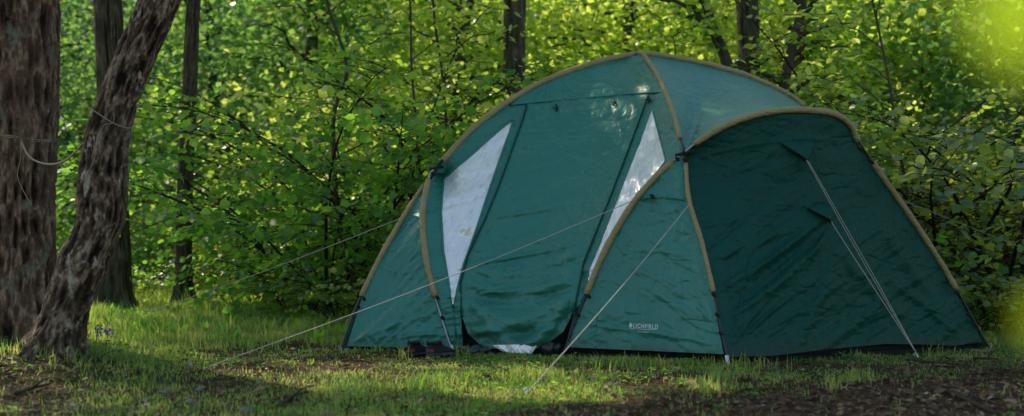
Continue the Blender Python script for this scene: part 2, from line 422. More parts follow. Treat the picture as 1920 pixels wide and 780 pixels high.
def rt(x, y, px):
    t = 0
    for (a, b, s) in ((30, 700, 30), (100, 702, 45), (155, 698, 25), (20, 668, 60), (230, 700, 60), (290, 680, 50), (180, 690, 40), (1330, 735, 30), (1560, 725, 16), (1610, 712, 20), (1345, 715, 25), (650, 735, 50), (1180, 690, 60), (870, 668, 14), (760, 672, 12), (1000, 715, 60), (1415, 690, 40), (1740, 660, 30), (800, 725, 60)):
        yy = F * HC / (b - HZ); t = t + np.exp(-((px - a) / s) ** 2 - ((y - yy) / .16) ** 2)
    return np.clip(t, 0, 1)
tag(blades('grass_tufts', 90000, lambda x, y, px: .085 + 0 * x, 33, wid=.0036, region=rt, dens=False), 'taller grass tufts scattered in front of the tent and the leaning trunk', 'grass', kind='stuff')

# ------------------------------------------------------------------ leaves
LT = np.array([[0, 0, 0], [.28, .30, .03], [.62, .34, .02], [1, 0, -.10], [.62, -.34, .02], [.28, -.30, .03], [.33, 0, -.035], [.68, 0, -.05]])
LF3 = np.array([[0, 6, 1], [0, 5, 6], [7, 3, 2], [7, 4, 3]]); LF4 = np.array([[6, 7, 2, 1], [6, 5, 4, 7]])
LT4 = np.array([[0, 0, 0], [.5, .34, .04], [1, 0, -.08], [.5, -.34, .04]])

def leaves(P, D, N, S, R, full=True, aspect=1.0):
    """P base points, D midrib dirs, N normals, S lengths"""
    T = LT if full else LT4
    D = D / (np.linalg.norm(D, axis=1)[:, None] + 1e-9)
    B = np.cross(N, D); B /= np.linalg.norm(B, axis=1)[:, None] + 1e-9
    U = np.cross(D, B)
    V = P[:, None] + S[:, None, None] * (T[None, :, 0, None] * D[:, None] + aspect * T[None, :, 1, None] * B[:, None] + T[None, :, 2, None] * U[:, None])
    n = len(P); k = len(T); i = (np.arange(n) * k)[:, None, None]
    if full: fs = [(LF3[None] + i).reshape(-1, 3), (LF4[None] + i).reshape(-1, 4)]
    else: fs = [(np.array([[0, 1, 3], [1, 2, 3]])[None] + i).reshape(-1, 3)]
    return V.reshape(-1, 3), fs, np.repeat(R, k)

def unit(v): return v / (np.linalg.norm(v) + 1e-9)

def grow_shrub(seed, H=3.6, spread=1.6, nst=11, leaf=(.065, .11), zmin=.25, bstep=.17, droop=.25, twigstep=.10, blen=(.35, 1.1), stem_r=.016):
    """stems radiating from the base, side branches, twigs with alternate leaves; returns (stem MB, leaf arrays)"""
    r = np.random.default_rng(seed); st = MB(); LP = []; LD = []; LN = []; LS = []; LR = []
    up = np.array([0, 0, 1.])
    def put_leaves(P, D0, n, step, tint):
        side = 1
        for k in range(n):
            t = (k + 1) / n; p = P[0] + (P[-1] - P[0]) * t
            d = unit(D0 * .55 + side * unit(np.cross(D0, up) + 1e-6) * .9 + r.normal(0, .18, 3)); d[2] -= r.uniform(.05, .5)
            if k == n - 1: d = unit(D0 + r.normal(0, .2, 3)); d[2] -= .25
            nn = unit(up + r.normal(0, .66, 3)); side = -side
            LP.append(p); LD.append(d); LN.append(nn); LS.append(r.uniform(*leaf) * (1.05 - .3 * (k == 0))); LR.append(np.clip(tint + r.normal(0, .14), 0, 1))
    for s in range(nst):
        az = 2 * PI * (s + r.uniform(-.4, .4)) / nst; L = H * r.uniform(.65, 1.1); out = np.array([math.cos(az), math.sin(az), 0])
        tilt = r.uniform(.08, .5) * spread / 1.6
        n = 16; p = out * r.uniform(.03, .22) + np.array([0, 0, -.05]); d = unit(up + out * tilt); pts = [p]
        for k in range(n):
            d = unit(d + out * .045 * spread - up * (.02 + .10 * (k / n) ** 2) + r.normal(0, .06, 3)); p = p + d * L / n; pts.append(p)
        pts = np.array(pts); r0 = stem_r * r.uniform(.7, 1.3) * L / 3
        st.tube(pts, np.linspace(r0, .003, len(pts)), 5, False)
        dist = .15 + r.uniform(0, .2)
        seg = np.linalg.norm(np.diff(pts, axis=0), axis=1); cum = np.r_[0, np.cumsum(seg)]
        while dist < cum[-1]:
            q = np.array([np.interp(dist, cum, pts[:, k]) for k in range(3)]); f = dist / cum[-1]
            if q[2] > zmin:
                a2 = r.uniform(0, 2 * PI); o2 = unit(np.array([math.cos(a2), math.sin(a2), 0]) + out * .7)
                bl = r.uniform(*blen) * (1.15 - .75 * f); bd = unit(o2 + up * r.uniform(.1, .6)); bp = [q]
                m = max(3, int(bl / twigstep)); tint = r.uniform(.1, .75)
                for k in range(m):
                    bd = unit(bd - up * droop * .35 + r.normal(0, .10, 3)); bp.append(bp[-1] + bd * bl / m)
                bp = np.array(bp); st.tube(bp, np.linspace(.0055, .0018, len(bp)), 3, False)
                for k in range(1, len(bp)):
                    sgn = 1 if k % 2 else -1
                    td = unit(bd * .5 + sgn * unit(np.cross(bd, up)) * .9 + up * r.uniform(-.15, .25) + r.normal(0, .15, 3)); tl = r.uniform(.10, .30)
                    e = bp[k] + td * tl - up * tl * .12
                    st.tube(np.array([bp[k], e]), [.0018, .001], 3, False)
                    put_leaves([bp[k], e], td, max(2, int(tl / .055)), .05, tint)
            dist += bstep * r.uniform(.6, 1.4)
    return st, (np.array(LP), np.array(LD), np.array(LN), np.array(LS), np.array(LR))

def shrub_proto(seed, mat, full=True, **kw):
    st, L = grow_shrub(seed, **kw)
    V, fs, R = leaves(*L, full=full, aspect=1.15)
    return mk_mesh('foliage', V, fs, mat, {'rnd': R}), None, st

protos = {}
def get_proto(key, seed, mat, **kw):
    me, _, st = shrub_proto(seed, mat, **kw)
    V = np.vstack(st.V); sme = mk_mesh('stems', V, [np.vstack(v) for v in st.F.values()], BARK_TWIG, {'h': np.full(len(V), .4)})
    protos[key] = (me, sme, len(me.polygons))

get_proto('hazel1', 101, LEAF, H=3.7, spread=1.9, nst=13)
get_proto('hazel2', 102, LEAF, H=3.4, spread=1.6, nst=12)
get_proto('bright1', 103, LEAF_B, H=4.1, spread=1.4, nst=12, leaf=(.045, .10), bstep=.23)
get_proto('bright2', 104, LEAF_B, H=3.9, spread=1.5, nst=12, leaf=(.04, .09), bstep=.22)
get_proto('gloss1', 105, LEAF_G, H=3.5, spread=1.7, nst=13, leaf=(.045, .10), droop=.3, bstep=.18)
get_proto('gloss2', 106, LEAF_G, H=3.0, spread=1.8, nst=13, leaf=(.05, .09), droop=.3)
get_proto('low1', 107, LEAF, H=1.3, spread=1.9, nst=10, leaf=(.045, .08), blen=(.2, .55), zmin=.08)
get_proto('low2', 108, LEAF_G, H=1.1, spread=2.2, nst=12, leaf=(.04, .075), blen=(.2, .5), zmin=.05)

co_cache = {}
SIL = np.array([[640, 660], [765, 398], [832, 303], [1000, 165], [1195, 100], [1420, 148], [1606, 255], [1700, 400], [1853, 660]], float)
def place_shrub(key, px, Y, rot, sc, label, group, cat='shrub', name='hazel_shrub', sz=None, mat=None):
    x = (px - CX) / F * Y
    if Y < 15 and 600 < px < 2000:      # turn the shrub so that no branch reaches over the tent
        if key not in co_cache:
            me = protos[key][0]; v = np.empty(len(me.vertices) * 3, np.float32); me.vertices.foreach_get('co', v); co_cache[key] = v.reshape(-1, 3)[::2]
        v = co_cache[key]; best = None
        for k in range(12):
            a = rot + k * PI / 6; wx = x + sc * (v[:, 0] * math.cos(a) - v[:, 1] * math.sin(a)); wy = Y + sc * (v[:, 0] * math.sin(a) + v[:, 1] * math.cos(a)); wz = sc * v[:, 2]
            pp = PX(np.stack([wx, np.maximum(wy, 1), wz], -1)); cnt = int((in_poly(pp[:, 0], pp[:, 1], SIL) & (wy < 10.4)).sum())
            if best is None or cnt < best[0]: best = (cnt, a)
            if cnt == 0: break
        rot = best[1]
    e = empty(name, (x, Y, float(gz(x, Y)))); e.rotation_euler = (0, 0, rot); e.scale = (sc, sc, sz or sc)
    f = link(bpy.data.objects.new('foliage', protos[key][0]), e)
    if mat is not None: f.material_slots[0].link = 'OBJECT'; f.material_slots[0].material = mat
    link(bpy.data.objects.new('stems', protos[key][1]), e)
    return tag(e, label, cat, group)

G1 = 'leafy shrubs growing behind the tent'
SHR = [
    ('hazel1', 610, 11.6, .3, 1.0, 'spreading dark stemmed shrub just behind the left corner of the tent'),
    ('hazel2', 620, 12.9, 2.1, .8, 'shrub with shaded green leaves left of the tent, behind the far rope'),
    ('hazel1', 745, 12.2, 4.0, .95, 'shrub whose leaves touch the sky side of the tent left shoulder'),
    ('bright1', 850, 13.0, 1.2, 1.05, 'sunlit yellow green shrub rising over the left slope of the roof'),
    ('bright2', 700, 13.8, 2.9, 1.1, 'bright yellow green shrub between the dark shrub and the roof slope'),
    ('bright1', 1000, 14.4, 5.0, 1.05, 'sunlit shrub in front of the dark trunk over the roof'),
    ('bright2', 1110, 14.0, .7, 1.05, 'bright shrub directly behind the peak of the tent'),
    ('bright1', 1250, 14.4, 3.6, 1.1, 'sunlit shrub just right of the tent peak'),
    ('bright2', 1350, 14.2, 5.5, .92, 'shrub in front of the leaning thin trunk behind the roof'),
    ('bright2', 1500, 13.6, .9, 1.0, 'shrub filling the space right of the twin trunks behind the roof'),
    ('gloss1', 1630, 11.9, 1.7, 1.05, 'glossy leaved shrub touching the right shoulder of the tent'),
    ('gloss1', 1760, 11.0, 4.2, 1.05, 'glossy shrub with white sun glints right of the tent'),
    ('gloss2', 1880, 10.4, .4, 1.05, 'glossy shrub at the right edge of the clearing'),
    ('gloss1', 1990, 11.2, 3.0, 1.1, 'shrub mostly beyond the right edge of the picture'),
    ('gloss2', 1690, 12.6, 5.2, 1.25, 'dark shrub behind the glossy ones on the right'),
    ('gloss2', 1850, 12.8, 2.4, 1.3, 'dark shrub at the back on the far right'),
]
for k, px, Yd, ro, sc, lb in SHR:
    place_shrub(k, px, Yd, ro, sc, lb, G1)
G2 = 'undergrowth shrubs at the left edge of the wood'
for k, px, Yd, ro, sc, lb in [
    ('hazel2', 290, 18.5, .5, .5, 'mid green undergrowth seen between the leaning trunk and the thin trunk'),
    ('hazel1', 120, 18.5, 1.9, .6, 'undergrowth between the thick trunk and the leaning trunk'),
    ('bright1', 400, 17.5, 3.3, .5, 'yellow green undergrowth low behind the thin trunk'),
    ('hazel2', -20, 16.0, 4.0, 1.0, 'undergrowth behind the thick trunk'),
    ('bright2', 500, 19.5, 3.3, .7, 'yellow green undergrowth far behind the dark shrub'),
    ('hazel1', 180, 22.5, 5.3, .8, 'tall undergrowth far behind the leaning trunk'),
    ('hazel2', 330, 24.5, 5.3, .9, 'tall undergrowth deep in the wood left of the shrubs')]:
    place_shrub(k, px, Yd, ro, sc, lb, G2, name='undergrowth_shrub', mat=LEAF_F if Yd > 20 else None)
G3 = 'low bushes along the edge of the grass'
for k, px, Yd, ro, sc, lb in [
    ('low1', 560, 10.9, .5, .85, 'low leafy bush in the grass left of the tent'),
    ('low2', 640, 10.4, 2.5, .9, 'low dark bush against the left corner of the tent'),
    ('low1', 470, 12.6, 4.5, .9, 'low bush at the end of the grass under the big shrub'),
    ('low2', 390, 14.6, 1.1, .8, 'low bush at the foot of the thin dark trunk'),
    ('low1', 255, 13.5, 3.1, .7, 'low bush right of the grey trunk base'),
    ('low2', 1830, 9.7, 2.2, 1.1, 'low bush behind the right foot of the tent'),
    ('low2', 1920, 9.3, 5.0, 1.0, 'low bush cut by the right edge of the picture'),
    ('low1', 1760, 10.1, .9, 1.1, 'low bush behind the right slope of the tent'),
    ('low1', 130, 14.5, 3.9, .9, 'low bush between the two big trunks')]:
    place_shrub(k, px, Yd, ro, sc, lb, G3, name='low_bush')

# ------------------------------------------------------------------ trees
SUN_GAPS = [(W(1150, 212, 9.13), .17), (W(830, 712, 6.83), .55), (W(950, 722, 6.6), .55), (W(1060, 718, 6.68), .45), (W(700, 706, 6.98), .45), (W(1250, 720, 6.65), .3), (W(560, 690, 7.4), .2),
        (W(800, 690, 7.3), .25), (W(1330, 728, 6.4), .14), (W(980, 690, 7.3), .2), (W(1180, 705, 6.95), .28), (W(620, 722, 6.6), .3), (W(470, 708, 6.9), .22), (W(1100, 740, 6.2), .3)]
def carve(P):  # leaf-free tunnels cut along the sun direction to let sun patches through
    k = np.ones(len(P), bool)
    for c, rad in SUN_GAPS:
        d = P - c; t = d @ SUN; q = d - t[:, None] * SUN; k &= ~((np.linalg.norm(q, axis=1) < rad) & (t > 0))
    return k

def crown_pts(r, n, c, rad, clumps=60):
    """leaf positions in many small clumps spread through an ellipsoid, denser near its surface"""
    c = np.asarray(c, float); rad = np.asarray(rad, float)
    d = r.normal(size=(clumps, 3)); d /= np.linalg.norm(d, axis=1)[:, None]
    cc = d * (r.random(clumps) ** .45)[:, None]
    k = r.integers(0, clumps, n); cs = r.uniform(.12, .26, clumps)
    P = cc[k] + r.normal(size=(n, 3)) * cs[k][:, None] * np.array([1, 1, .55])
    return c + P * rad, cc * rad + c, k

def bark_tube(rows, Yd, nth, nz, amp, fz, ft, seed, tilt_y=None, flare=None):
    """rows: (py, left px, right px) -> rippled trunk"""
    rows = np.array(rows, float); py = rows[:, 0]
    c = WA(np.stack([(rows[:, 1] + rows[:, 2]) / 2, py, np.full(len(py), Yd)], -1)); r0 = (rows[:, 2] - rows[:, 1]) / 2 / F * Yd
    C = spline(np.column_stack([c, r0]), 12); C = resamp(C, nz); P = C[:, :3]; R = C[:, 3]
    if tilt_y is not None: P = P + np.array([0, 1., 0]) * (tilt_y * (P[:, 2] - P[0, 2]))[:, None]
    T, A, B = frames(P)
    R = R * np.sqrt(np.clip(T[:, 2] ** 2, .3, 1))
    th = np.arange(nth) / nth * 2 * PI
    s = np.r_[0, np.cumsum(np.linalg.norm(np.diff(P, axis=0), axis=1))]
    TH, S = np.meshgrid(th, s)
    cx_, cy_ = np.cos(TH), np.sin(TH)
    wob = fbm(cx_ * 1.2 + 5, cy_ * 1.2 + 5, S * .9, 3, seed) - .5
    rg = 1 - np.abs(2 * fbm(cx_ * ft, cy_ * ft, S * fz, 4, seed + 3) - 1) * 2.2
    fine = fbm(cx_ * ft * 3, cy_ * ft * 3, S * fz * 4, 3, seed + 9) - .5
    hh = np.clip(rg, -.2, 1)
    RR = R[:, None] * (1 + .14 * wob) + amp * (hh - .6) + amp * .5 * fine
    if flare:
        zrel = np.clip(1 - (P[:, 2] / flare[0]), 0, 1)[:, None]
        RR = RR * (1 + flare[1] * zrel ** 2 * (.5 + np.clip(np.cos(TH * flare[2] + seed), -.3, 1)))
    V = P[:, None] + RR[..., None] * (cx_[..., None] * A[:, None] + cy_[..., None] * B[:, None])
    return V.reshape(-1, 3), [grid_faces(nth, nz, True)], np.clip(hh.ravel() * .6 + fine.ravel() * .4, -.3, 1), P, R

def limb_to(mb, a, b, r0, r1, seed, n=9):
    r = np.random.default_rng(seed); t = np.linspace(0, 1, n)[:, None]
    P = a + (b - a) * t + np.array([0, 0, 1.]) * (np.sin(t * PI) * .12 * np.linalg.norm(b - a)) + r.normal(0, .03, (n, 3)) * np.linalg.norm(b - a) * np.sin(t * PI)
    mb.tube(P, np.linspace(r0, r1, n), 6, False, a=.4); return P

def photo_tree(name, rows, Yd, mat, label, cat, top, rtop, crown_c, crown_r, nleaf, seed, leafmat, nth=40, nz=140, amp=.02, fz=3, ft=4, flare=(.5, .5, 4), group=None, leafsz=(.12, .19), clumps=70, nl=9, thin=True, crown2=None):
    V, fs, h, P, R = bark_tube(rows, Yd, nth, nz, amp, fz, ft, seed, flare=flare)
    base = (float(P[0, 0]), float(P[0, 1]), 0.)
    e = empty(name, base); tag(e, label, cat, group)
    trunk = mk('trunk', V, fs, mat, e, {'h': h}); trunk.location = (-base[0], -base[1], 0)
    tip = P[-1]; mb = MB(); c = np.array(crown_c, float)
    top = np.array(top, float); pth = limb_to(mb, tip - (P[-1] - P[-6]) * .3, top, R[-1] * 1.0, rtop, seed, 14)
    r = np.random.default_rng(seed + 50)
    Q, cc, k = crown_pts(r, nleaf, c, crown_r, clumps)
    for q in cc[r.permutation(len(cc))[:nl * 3]]:
        j = np.argmin(np.linalg.norm(pth - q, axis=1) + np.maximum(0, pth[:, 2] - q[2]) * 1.5); limb_to(mb, pth[j], q, max(.015, R[-1] * .25), .008, int(abs(q[0]) * 1000) % 9999)
    lo = mb.build('limbs', mat, e, attr='h'); lo.location = (-base[0], -base[1], 0)
    # keep foliage out of the measured view of the clearing
    pxy = PX(Q); keep = carve(Q) & ~((pxy[:, 1] > -45) & (Q[:, 1] > .5) & (Q[:, 1] < 13.2) & (pxy[:, 0] > -120))
    Q = Q[keep]; k = k[keep]; n = len(Q)
    D = r.normal(size=(n, 3)); D[:, 2] = D[:, 2] * .4 - .3; N = np.array([0, 0, 1.]) + r.normal(0, .5, (n, 3))
    tint = r.random(clumps)
    Vl, fl, Rl = leaves(Q, D, N, r.uniform(*leafsz, n), np.clip(tint[k] * .6 + r.random(n) * .3, 0, 1), False, 1.1)
    co = mk('crown', Vl, fl, leafmat, e, {'rnd': Rl}); co.location = (-base[0], -base[1], 0)  # unseen crown, placed and shaped to shade the tent and ground
    return e

photo_tree('pine_tree', [(672, -75, 118), (655, -62, 112), (620, -54, 104), (560, -50, 100), (480, -50, 98), (400, -50, 96), (300, -50, 99), (180, -50, 103), (90, -50, 105), (0, -52, 107), (-80, -54, 109)], 8.3, BARK_PINE,
           'thick reddish brown furrowed trunk at the left edge with cord tied round it', 'tree', (-3.5, 8.6, 8.5), .10, (-4.6, 10.0, 6.0), (2.2, 1.7, 1.7), 4500, 201, LEAF, nth=170, nz=460, amp=.028, fz=4.5, ft=6.5, flare=(.6, .5, 5))
photo_tree('leaning_birch', [(705, 22, 162), (690, 42, 150), (650, 58, 150), (600, 75, 160), (550, 88, 178), (510, 103, 196), (480, 112, 208), (460, 124, 215), (430, 138, 224), (400, 145, 233), (350, 147, 235), (300, 152, 238), (250, 162, 243), (200, 180, 255), (150, 196, 273), (100, 216, 294), (50, 240, 316), (0, 262, 337), (-60, 290, 366)], 7.15, BARK_BIRCH,
           'leaning crooked birch trunk with peeling brown and pale bark in the left foreground', 'tree', (-.8, 7.9, 6.0), .03, (-1.6, 9.3, 5.3), (3.0, 1.1, 1.2), 3800, 202, LEAF, nth=140, nz=520, amp=.015, fz=8, ft=3.6, flare=(.42, .8, 5))
photo_tree('grey_barked_tree', [(590, 150, 262), (575, 166, 252), (540, 176, 245), (470, 178, 243), (400, 182, 240), (300, 186, 238), (200, 184, 236), (100, 181, 232), (0, 177, 228), (-60, 175, 226)], 12.4, BARK_DARK,
           'straight grey barked trunk standing behind the leaning birch', 'tree', (-4.2, 12.4, 8.5), .08, (-3.6, 13.0, 6.9), (3.9, 2.6, 1.8), 10500, 203, LEAF, nth=80, nz=200, amp=.02, fz=2.5, ft=7, clumps=130)
photo_tree('thin_dark_tree', [(590, 312, 374), (575, 322, 366), (520, 328, 360), (400, 330, 360), (300, 335, 364), (200, 341, 368), (100, 345, 371), (0, 350, 376), (-60, 352, 378)], 12.7, BARK_DARK,
           'thin dark upright trunk at the far end of the grass, left of the shrubs', 'tree', (-3.6, 14, 7), .04, (-5.2, 15.0, 6.6), (2.6, 1.8, 1.5), 5000, 204, LEAF_F, nth=36, nz=120, amp=.012)
photo_tree('dark_trunked_tree', [(575, 936, 994), (300, 942, 986), (190, 943, 985), (100, 944, 985), (0, 945, 986), (-60, 945, 987)], 12.3, BARK_DARK,
           'dark straight trunk rising behind the left slope of the tent roof', 'tree', (.1, 13, 8), .06, (-.4, 15.4, 8.3), (1.8, 1.6, 1.5), 2200, 205, LEAF_B, nth=40, nz=120, amp=.015)
photo_tree('twin_trunked_tree', [(572, 1376, 1430), (300, 1384, 1426), (140, 1386, 1426), (60, 1384, 1423), (0, 1380, 1420), (-60, 1376, 1416)], 12.3, BARK_DARK,
           'dark trunk with a thinner stem beside it behind the right slope of the roof', 'tree', (2.8, 13, 8), .06, (2.0, 15.2, 8.2), (2.0, 1.6, 1.5), 2200, 206, LEAF_B, nth=40, nz=120, amp=.015)

def slim(name, pts, r0, r1, mat, label, group):
    P = spline(WA(pts), 8); e = empty(name, P[0]); m = MB(); m.tube(P, np.linspace(r0, r1, len(P)), 8, True, a=.4)
    o = m.build('trunk', mat, e, attr='h'); o.location = tuple(-P[0])
    r = np.random.default_rng(int(pts[0][0])); m2 = MB(); LPs = []; LDs = []
    for j in range(len(P) // 3, len(P), 3):
        a = r.uniform(0, 2 * PI); L = r.uniform(.4, .9); b = P[j] + np.array([math.cos(a), math.sin(a) * .6, .35]) * L; q = limb_to(m2, P[j], b, r1 * .8, .004, j)
        for t in q[2:]:
            for s in range(5): LPs.append(t + r.normal(0, .05, 3)); LDs.append(r.normal(0, 1, 3) * [1, 1, .3] - [0, 0, .3])
    lm = m2.build('limbs', mat, e, attr='h'); lm.location = tuple(-P[0])
    n = len(LPs); V, fs, R = leaves(np.array(LPs), np.array(LDs), np.array([0, 0, 1.]) + r.normal(0, .35, (n, 3)), r.uniform(.07, .11, n), r.random(n), True)
    c = mk('foliage', V, fs, LEAF_B, e, {'rnd': R}); c.location = tuple(-P[0])
    tag(e, label, 'tree', group); return e
SG = 'slim young trees in the thicket'
slim('young_tree', [(1395, 520, 12.), (1385, 200, 12.), (1360, 110, 12.), (1338, 55, 12.), (1322, 0, 12.), (1312, -60, 12.)], .065, .04, BARK_DARK, 'slim trunk leaning left beside the twin trunks behind the roof', SG)
slim('young_tree', [(1455, 540, 11.9), (1462, 250, 11.9), (1470, 160, 11.9), (1485, 90, 11.9), (1500, 30, 12.), (1515, -50, 12.)], .06, .04, BARK_DARK, 'slim dark trunk leaning right, just right of the twin trunks', SG)
slim('young_tree', [(845, 560, 12.0), (838, 260, 12.0), (828, 130, 12.0), (815, 40, 12.0), (810, -50, 12.0)], .016, .010, BARK_DARK, 'thin straight sapling stem above the left shoulder of the tent', SG)
slim('young_tree', [(800, 560, 11.8), (785, 290, 11.8), (772, 130, 11.8), (770, 30, 11.8), (765, -50, 11.8)], .014, .009, BARK_DARK, 'thin sapling stem left of the other sapling over the tent', SG)
slim('young_tree', [(690, 585, 11.0), (640, 440, 11.0), (625, 230, 11.1), (650, 130, 11.1), (615, 10, 11.2), (600, -60, 11.2)], .026, .010, BARK_DARK, 'forked dark stem rising in the shaded shrub left of the tent', SG)
slim('young_tree', [(1740, 620, 10.3), (1715, 430, 10.3), (1690, 300, 10.4), (1670, 170, 10.5), (1640, 20, 10.6), (1620, -60, 10.6)], .018, .008, BARK_DARK, 'thin dark stem in the glossy shrub right of the tent', SG)

# tall trees further in, each its own crown
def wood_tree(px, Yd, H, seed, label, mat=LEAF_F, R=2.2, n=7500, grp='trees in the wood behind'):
    r = np.random.default_rng(seed); x = (px - CX) / F * Yd; e = empty('woodland_tree', (x, Yd, 0)); tag(e, label, 'tree', grp)
    t = np.linspace(0, 1, 14)[:, None]; P = np.array([0, 0, -.1]) + np.array([r.normal(0, .4), r.normal(0, .4), H * .85]) * t + r.normal(0, .04, (14, 3)); m = MB()
    m.tube(P, np.linspace(.16, .04, 14), 10, False, a=.4); m.build('trunk', BARK_DARK, e, attr='h')
    Q, cc, k = crown_pts(r, n, (0, 0, H * .60), (R, R, H * .42), 90); m = MB()
    for q in cc[:26]:
        j = np.argmin(np.linalg.norm(P - q, axis=1) + np.maximum(0, P[:, 2] - q[2] + .3) * 2); limb_to(m, P[j], q, .03, .008, int(q[0] * 1000) % 999)
    m.build('limbs', BARK_DARK, e, attr='h')
    D = r.normal(size=(n, 3)); D[:, 2] = D[:, 2] * .4 - .3; tint = r.random(90)
    V, fs, Rr = leaves(Q, D, np.array([0, 0, 1.]) + r.normal(0, .75, (n, 3)), r.uniform(.07, .14, n), np.clip(tint[k] * .6 + r.random(n) * .3, 0, 1), False, 1.15)
    mk('crown', V, fs, mat, e, {'rnd': Rr}); return e
for a in [(60, 19.5, 6.5, 301, 'leafy tree glimpsed between the thick trunk and the leaning trunk'),
          (420, 21.0, 6.8, 303, 'blurred leafy tree deep behind the thin dark trunk'), (620, 18.0, 7.2, 304, 'tree rising behind the shaded shrub'), (800, 17.0, 5.3, 305, 'sunlit yellow green tree left of the dark straight trunk', LEAF_B),
          (1000, 18.5, 5.7, 306, 'bright leafy tree behind the dark straight trunk', LEAF_B), (1190, 17.0, 5.3, 307, 'bright leafy tree behind the tent peak', LEAF_B), (1330, 18.5, 7.6, 308, 'leafy tree between the peak and the twin trunks', LEAF_B),
          (1560, 16.5, 5.2, 309, 'leafy tree behind the right shoulder of the tent', LEAF_B), (1730, 17.5, 7.4, 310, 'tree behind the glossy shrubs on the right'), (1920, 15.5, 5.2, 311, 'tree at the right edge behind the glossy shrubs'),
          (250, 26.0, 8, 312, 'distant bluish green tree between the left trunks'), (520, 25.0, 8, 313, 'distant bluish tree showing through the gap in the shrubs')]:
    wood_tree(*a)

def wood_mass(name, Y0, Y1, n, z1, seed, sz, mat, label, xw=.52):
    r = np.random.default_rng(seed); nc = 420
    cy_ = r.uniform(Y0, Y1, nc); cx_ = r.uniform(-xw, xw, nc) * cy_; cz = r.uniform(0.2, z1, nc); k = r.integers(0, nc, n); cs = r.uniform(.5, 1.2, nc)
    P = np.stack([cx_, cy_, cz], -1)[k] + r.normal(size=(n, 3)) * cs[k][:, None] * [1, 1, .6]; P[:, 2] = np.abs(P[:, 2]); D = r.normal(size=(n, 3)); t = r.random(nc)
    V, fs, R = leaves(P, D, np.array([0, -.25, 1.]) + r.normal(0, .5, (n, 3)), r.uniform(*sz, n), np.clip(t[k] * .7 + r.random(n) * .3, 0, 1), False, 1.3)
    return tag(mk(name, V, fs, mat, attrs={'rnd': R}), label, 'wood', kind='stuff')
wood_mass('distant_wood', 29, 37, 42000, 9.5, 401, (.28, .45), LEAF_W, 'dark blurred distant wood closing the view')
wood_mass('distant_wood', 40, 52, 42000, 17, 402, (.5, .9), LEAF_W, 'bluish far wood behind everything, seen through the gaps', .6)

# ------------------------------------------------------------------ TENT
P1 = [(640, 660, 8.37), (657, 610, 8.42), (680, 555, 8.5), (718, 478, 8.6), (765, 398, 8.72), (798, 348, 8.8), (815, 322, 8.85), (832, 303, 8.9), (900, 233, 9.08), (1000, 165, 9.3), (1100, 125, 9.48), (1195, 104, 9.6),
      (1260, 110, 9.68), (1330, 124, 9.78), (1420, 152, 9.95), (1510, 205, 10.1)] + [tuple(PX(np.array(p))) for p in ((2.78, 10.25, 1.3), (3.02, 10.38, .7), (3.14, 10.45, 0))]
P2 = [(1366, 686, 7.52), (1352, 620, 7.6), (1337, 547, 7.7), (1315, 455, 7.85), (1291, 375, 8.0), (1285, 308, 8.13), (1284, 288, 8.17), (1275, 262, 8.26), (1262, 215, 8.5), (1240, 160, 8.95), (1218, 122, 9.35), (1195, 104, 9.6)] + \
     [tuple(PX(np.array(p))) for p in ((.92, 10.3, 1.93), (.78, 10.9, 1.35), (.65, 11.3, .6), (.6, 11.45, 0))]
P3 = [(1055, 668, 8.09), (1078, 605, 8.1), (1100, 551, 8.12), (1135, 470, 8.16), (1180, 392, 8.18), (1222, 340, 8.18), (1262, 304, 8.17), (1284, 287, 8.14), (1302, 272, 8.12), (1350, 242, 8.08), (1400, 222, 8.06), (1450, 211, 8.05), (1500, 208, 8.05),
      (1560, 215, 8.12), (1592, 236, 8.2), (1606, 265, 8.25), (1635, 308, 8.32), (1700, 400, 8.42), (1750, 475, 8.48), (1790, 542, 8.53), (1853, 655, 8.56)]
P4 = [(852, 662, 8.3), (835, 610, 8.32), (819, 556, 8.36), (803, 490, 8.45), (795, 420, 8.57), (798, 378, 8.66), (806, 338, 8.78), (815, 322, 8.83)] + [tuple(PX(np.array(p))) for p in ((-.62, 9.4, 1.1), (-.75, 10.0, .6), (-.8, 10.4, 0))]
NS = 10
S1, S2, S3, S4 = (spline(WA(p), NS) for p in (P1, P2, P3, P4))     # 3-D pole curves
def seg(S, i0, i1): return S[i0 * NS:i1 * NS + 1]

class RBF:
    def __init__(s, pts):
        pts = np.array(pts, float); s.c = pts[:, :2] / 300; n = len(pts); K = s.k(s.c); Pm = np.c_[np.ones(n), s.c]
        A = np.block([[K + np.eye(n) * 1e-5, Pm], [Pm.T, np.zeros((3, 3))]]); s.w = np.linalg.solve(A, np.r_[pts[:, 2], 0, 0, 0])
    def k(s, q):
        d = np.linalg.norm(q[:, None] - s.c[None], axis=2); return np.where(d > 1e-9, d * d * np.log(d + 1e-12), 0)
    def __call__(s, px, py):
        q = np.stack([px.ravel(), py.ravel()], -1) / 300; out = np.empty(len(q))
        for i in range(0, len(q), 4000): out[i:i + 4000] = np.c_[s.k(q[i:i + 4000]), np.ones(len(q[i:i + 4000])), q[i:i + 4000]] @ s.w
        return out.reshape(px.shape)

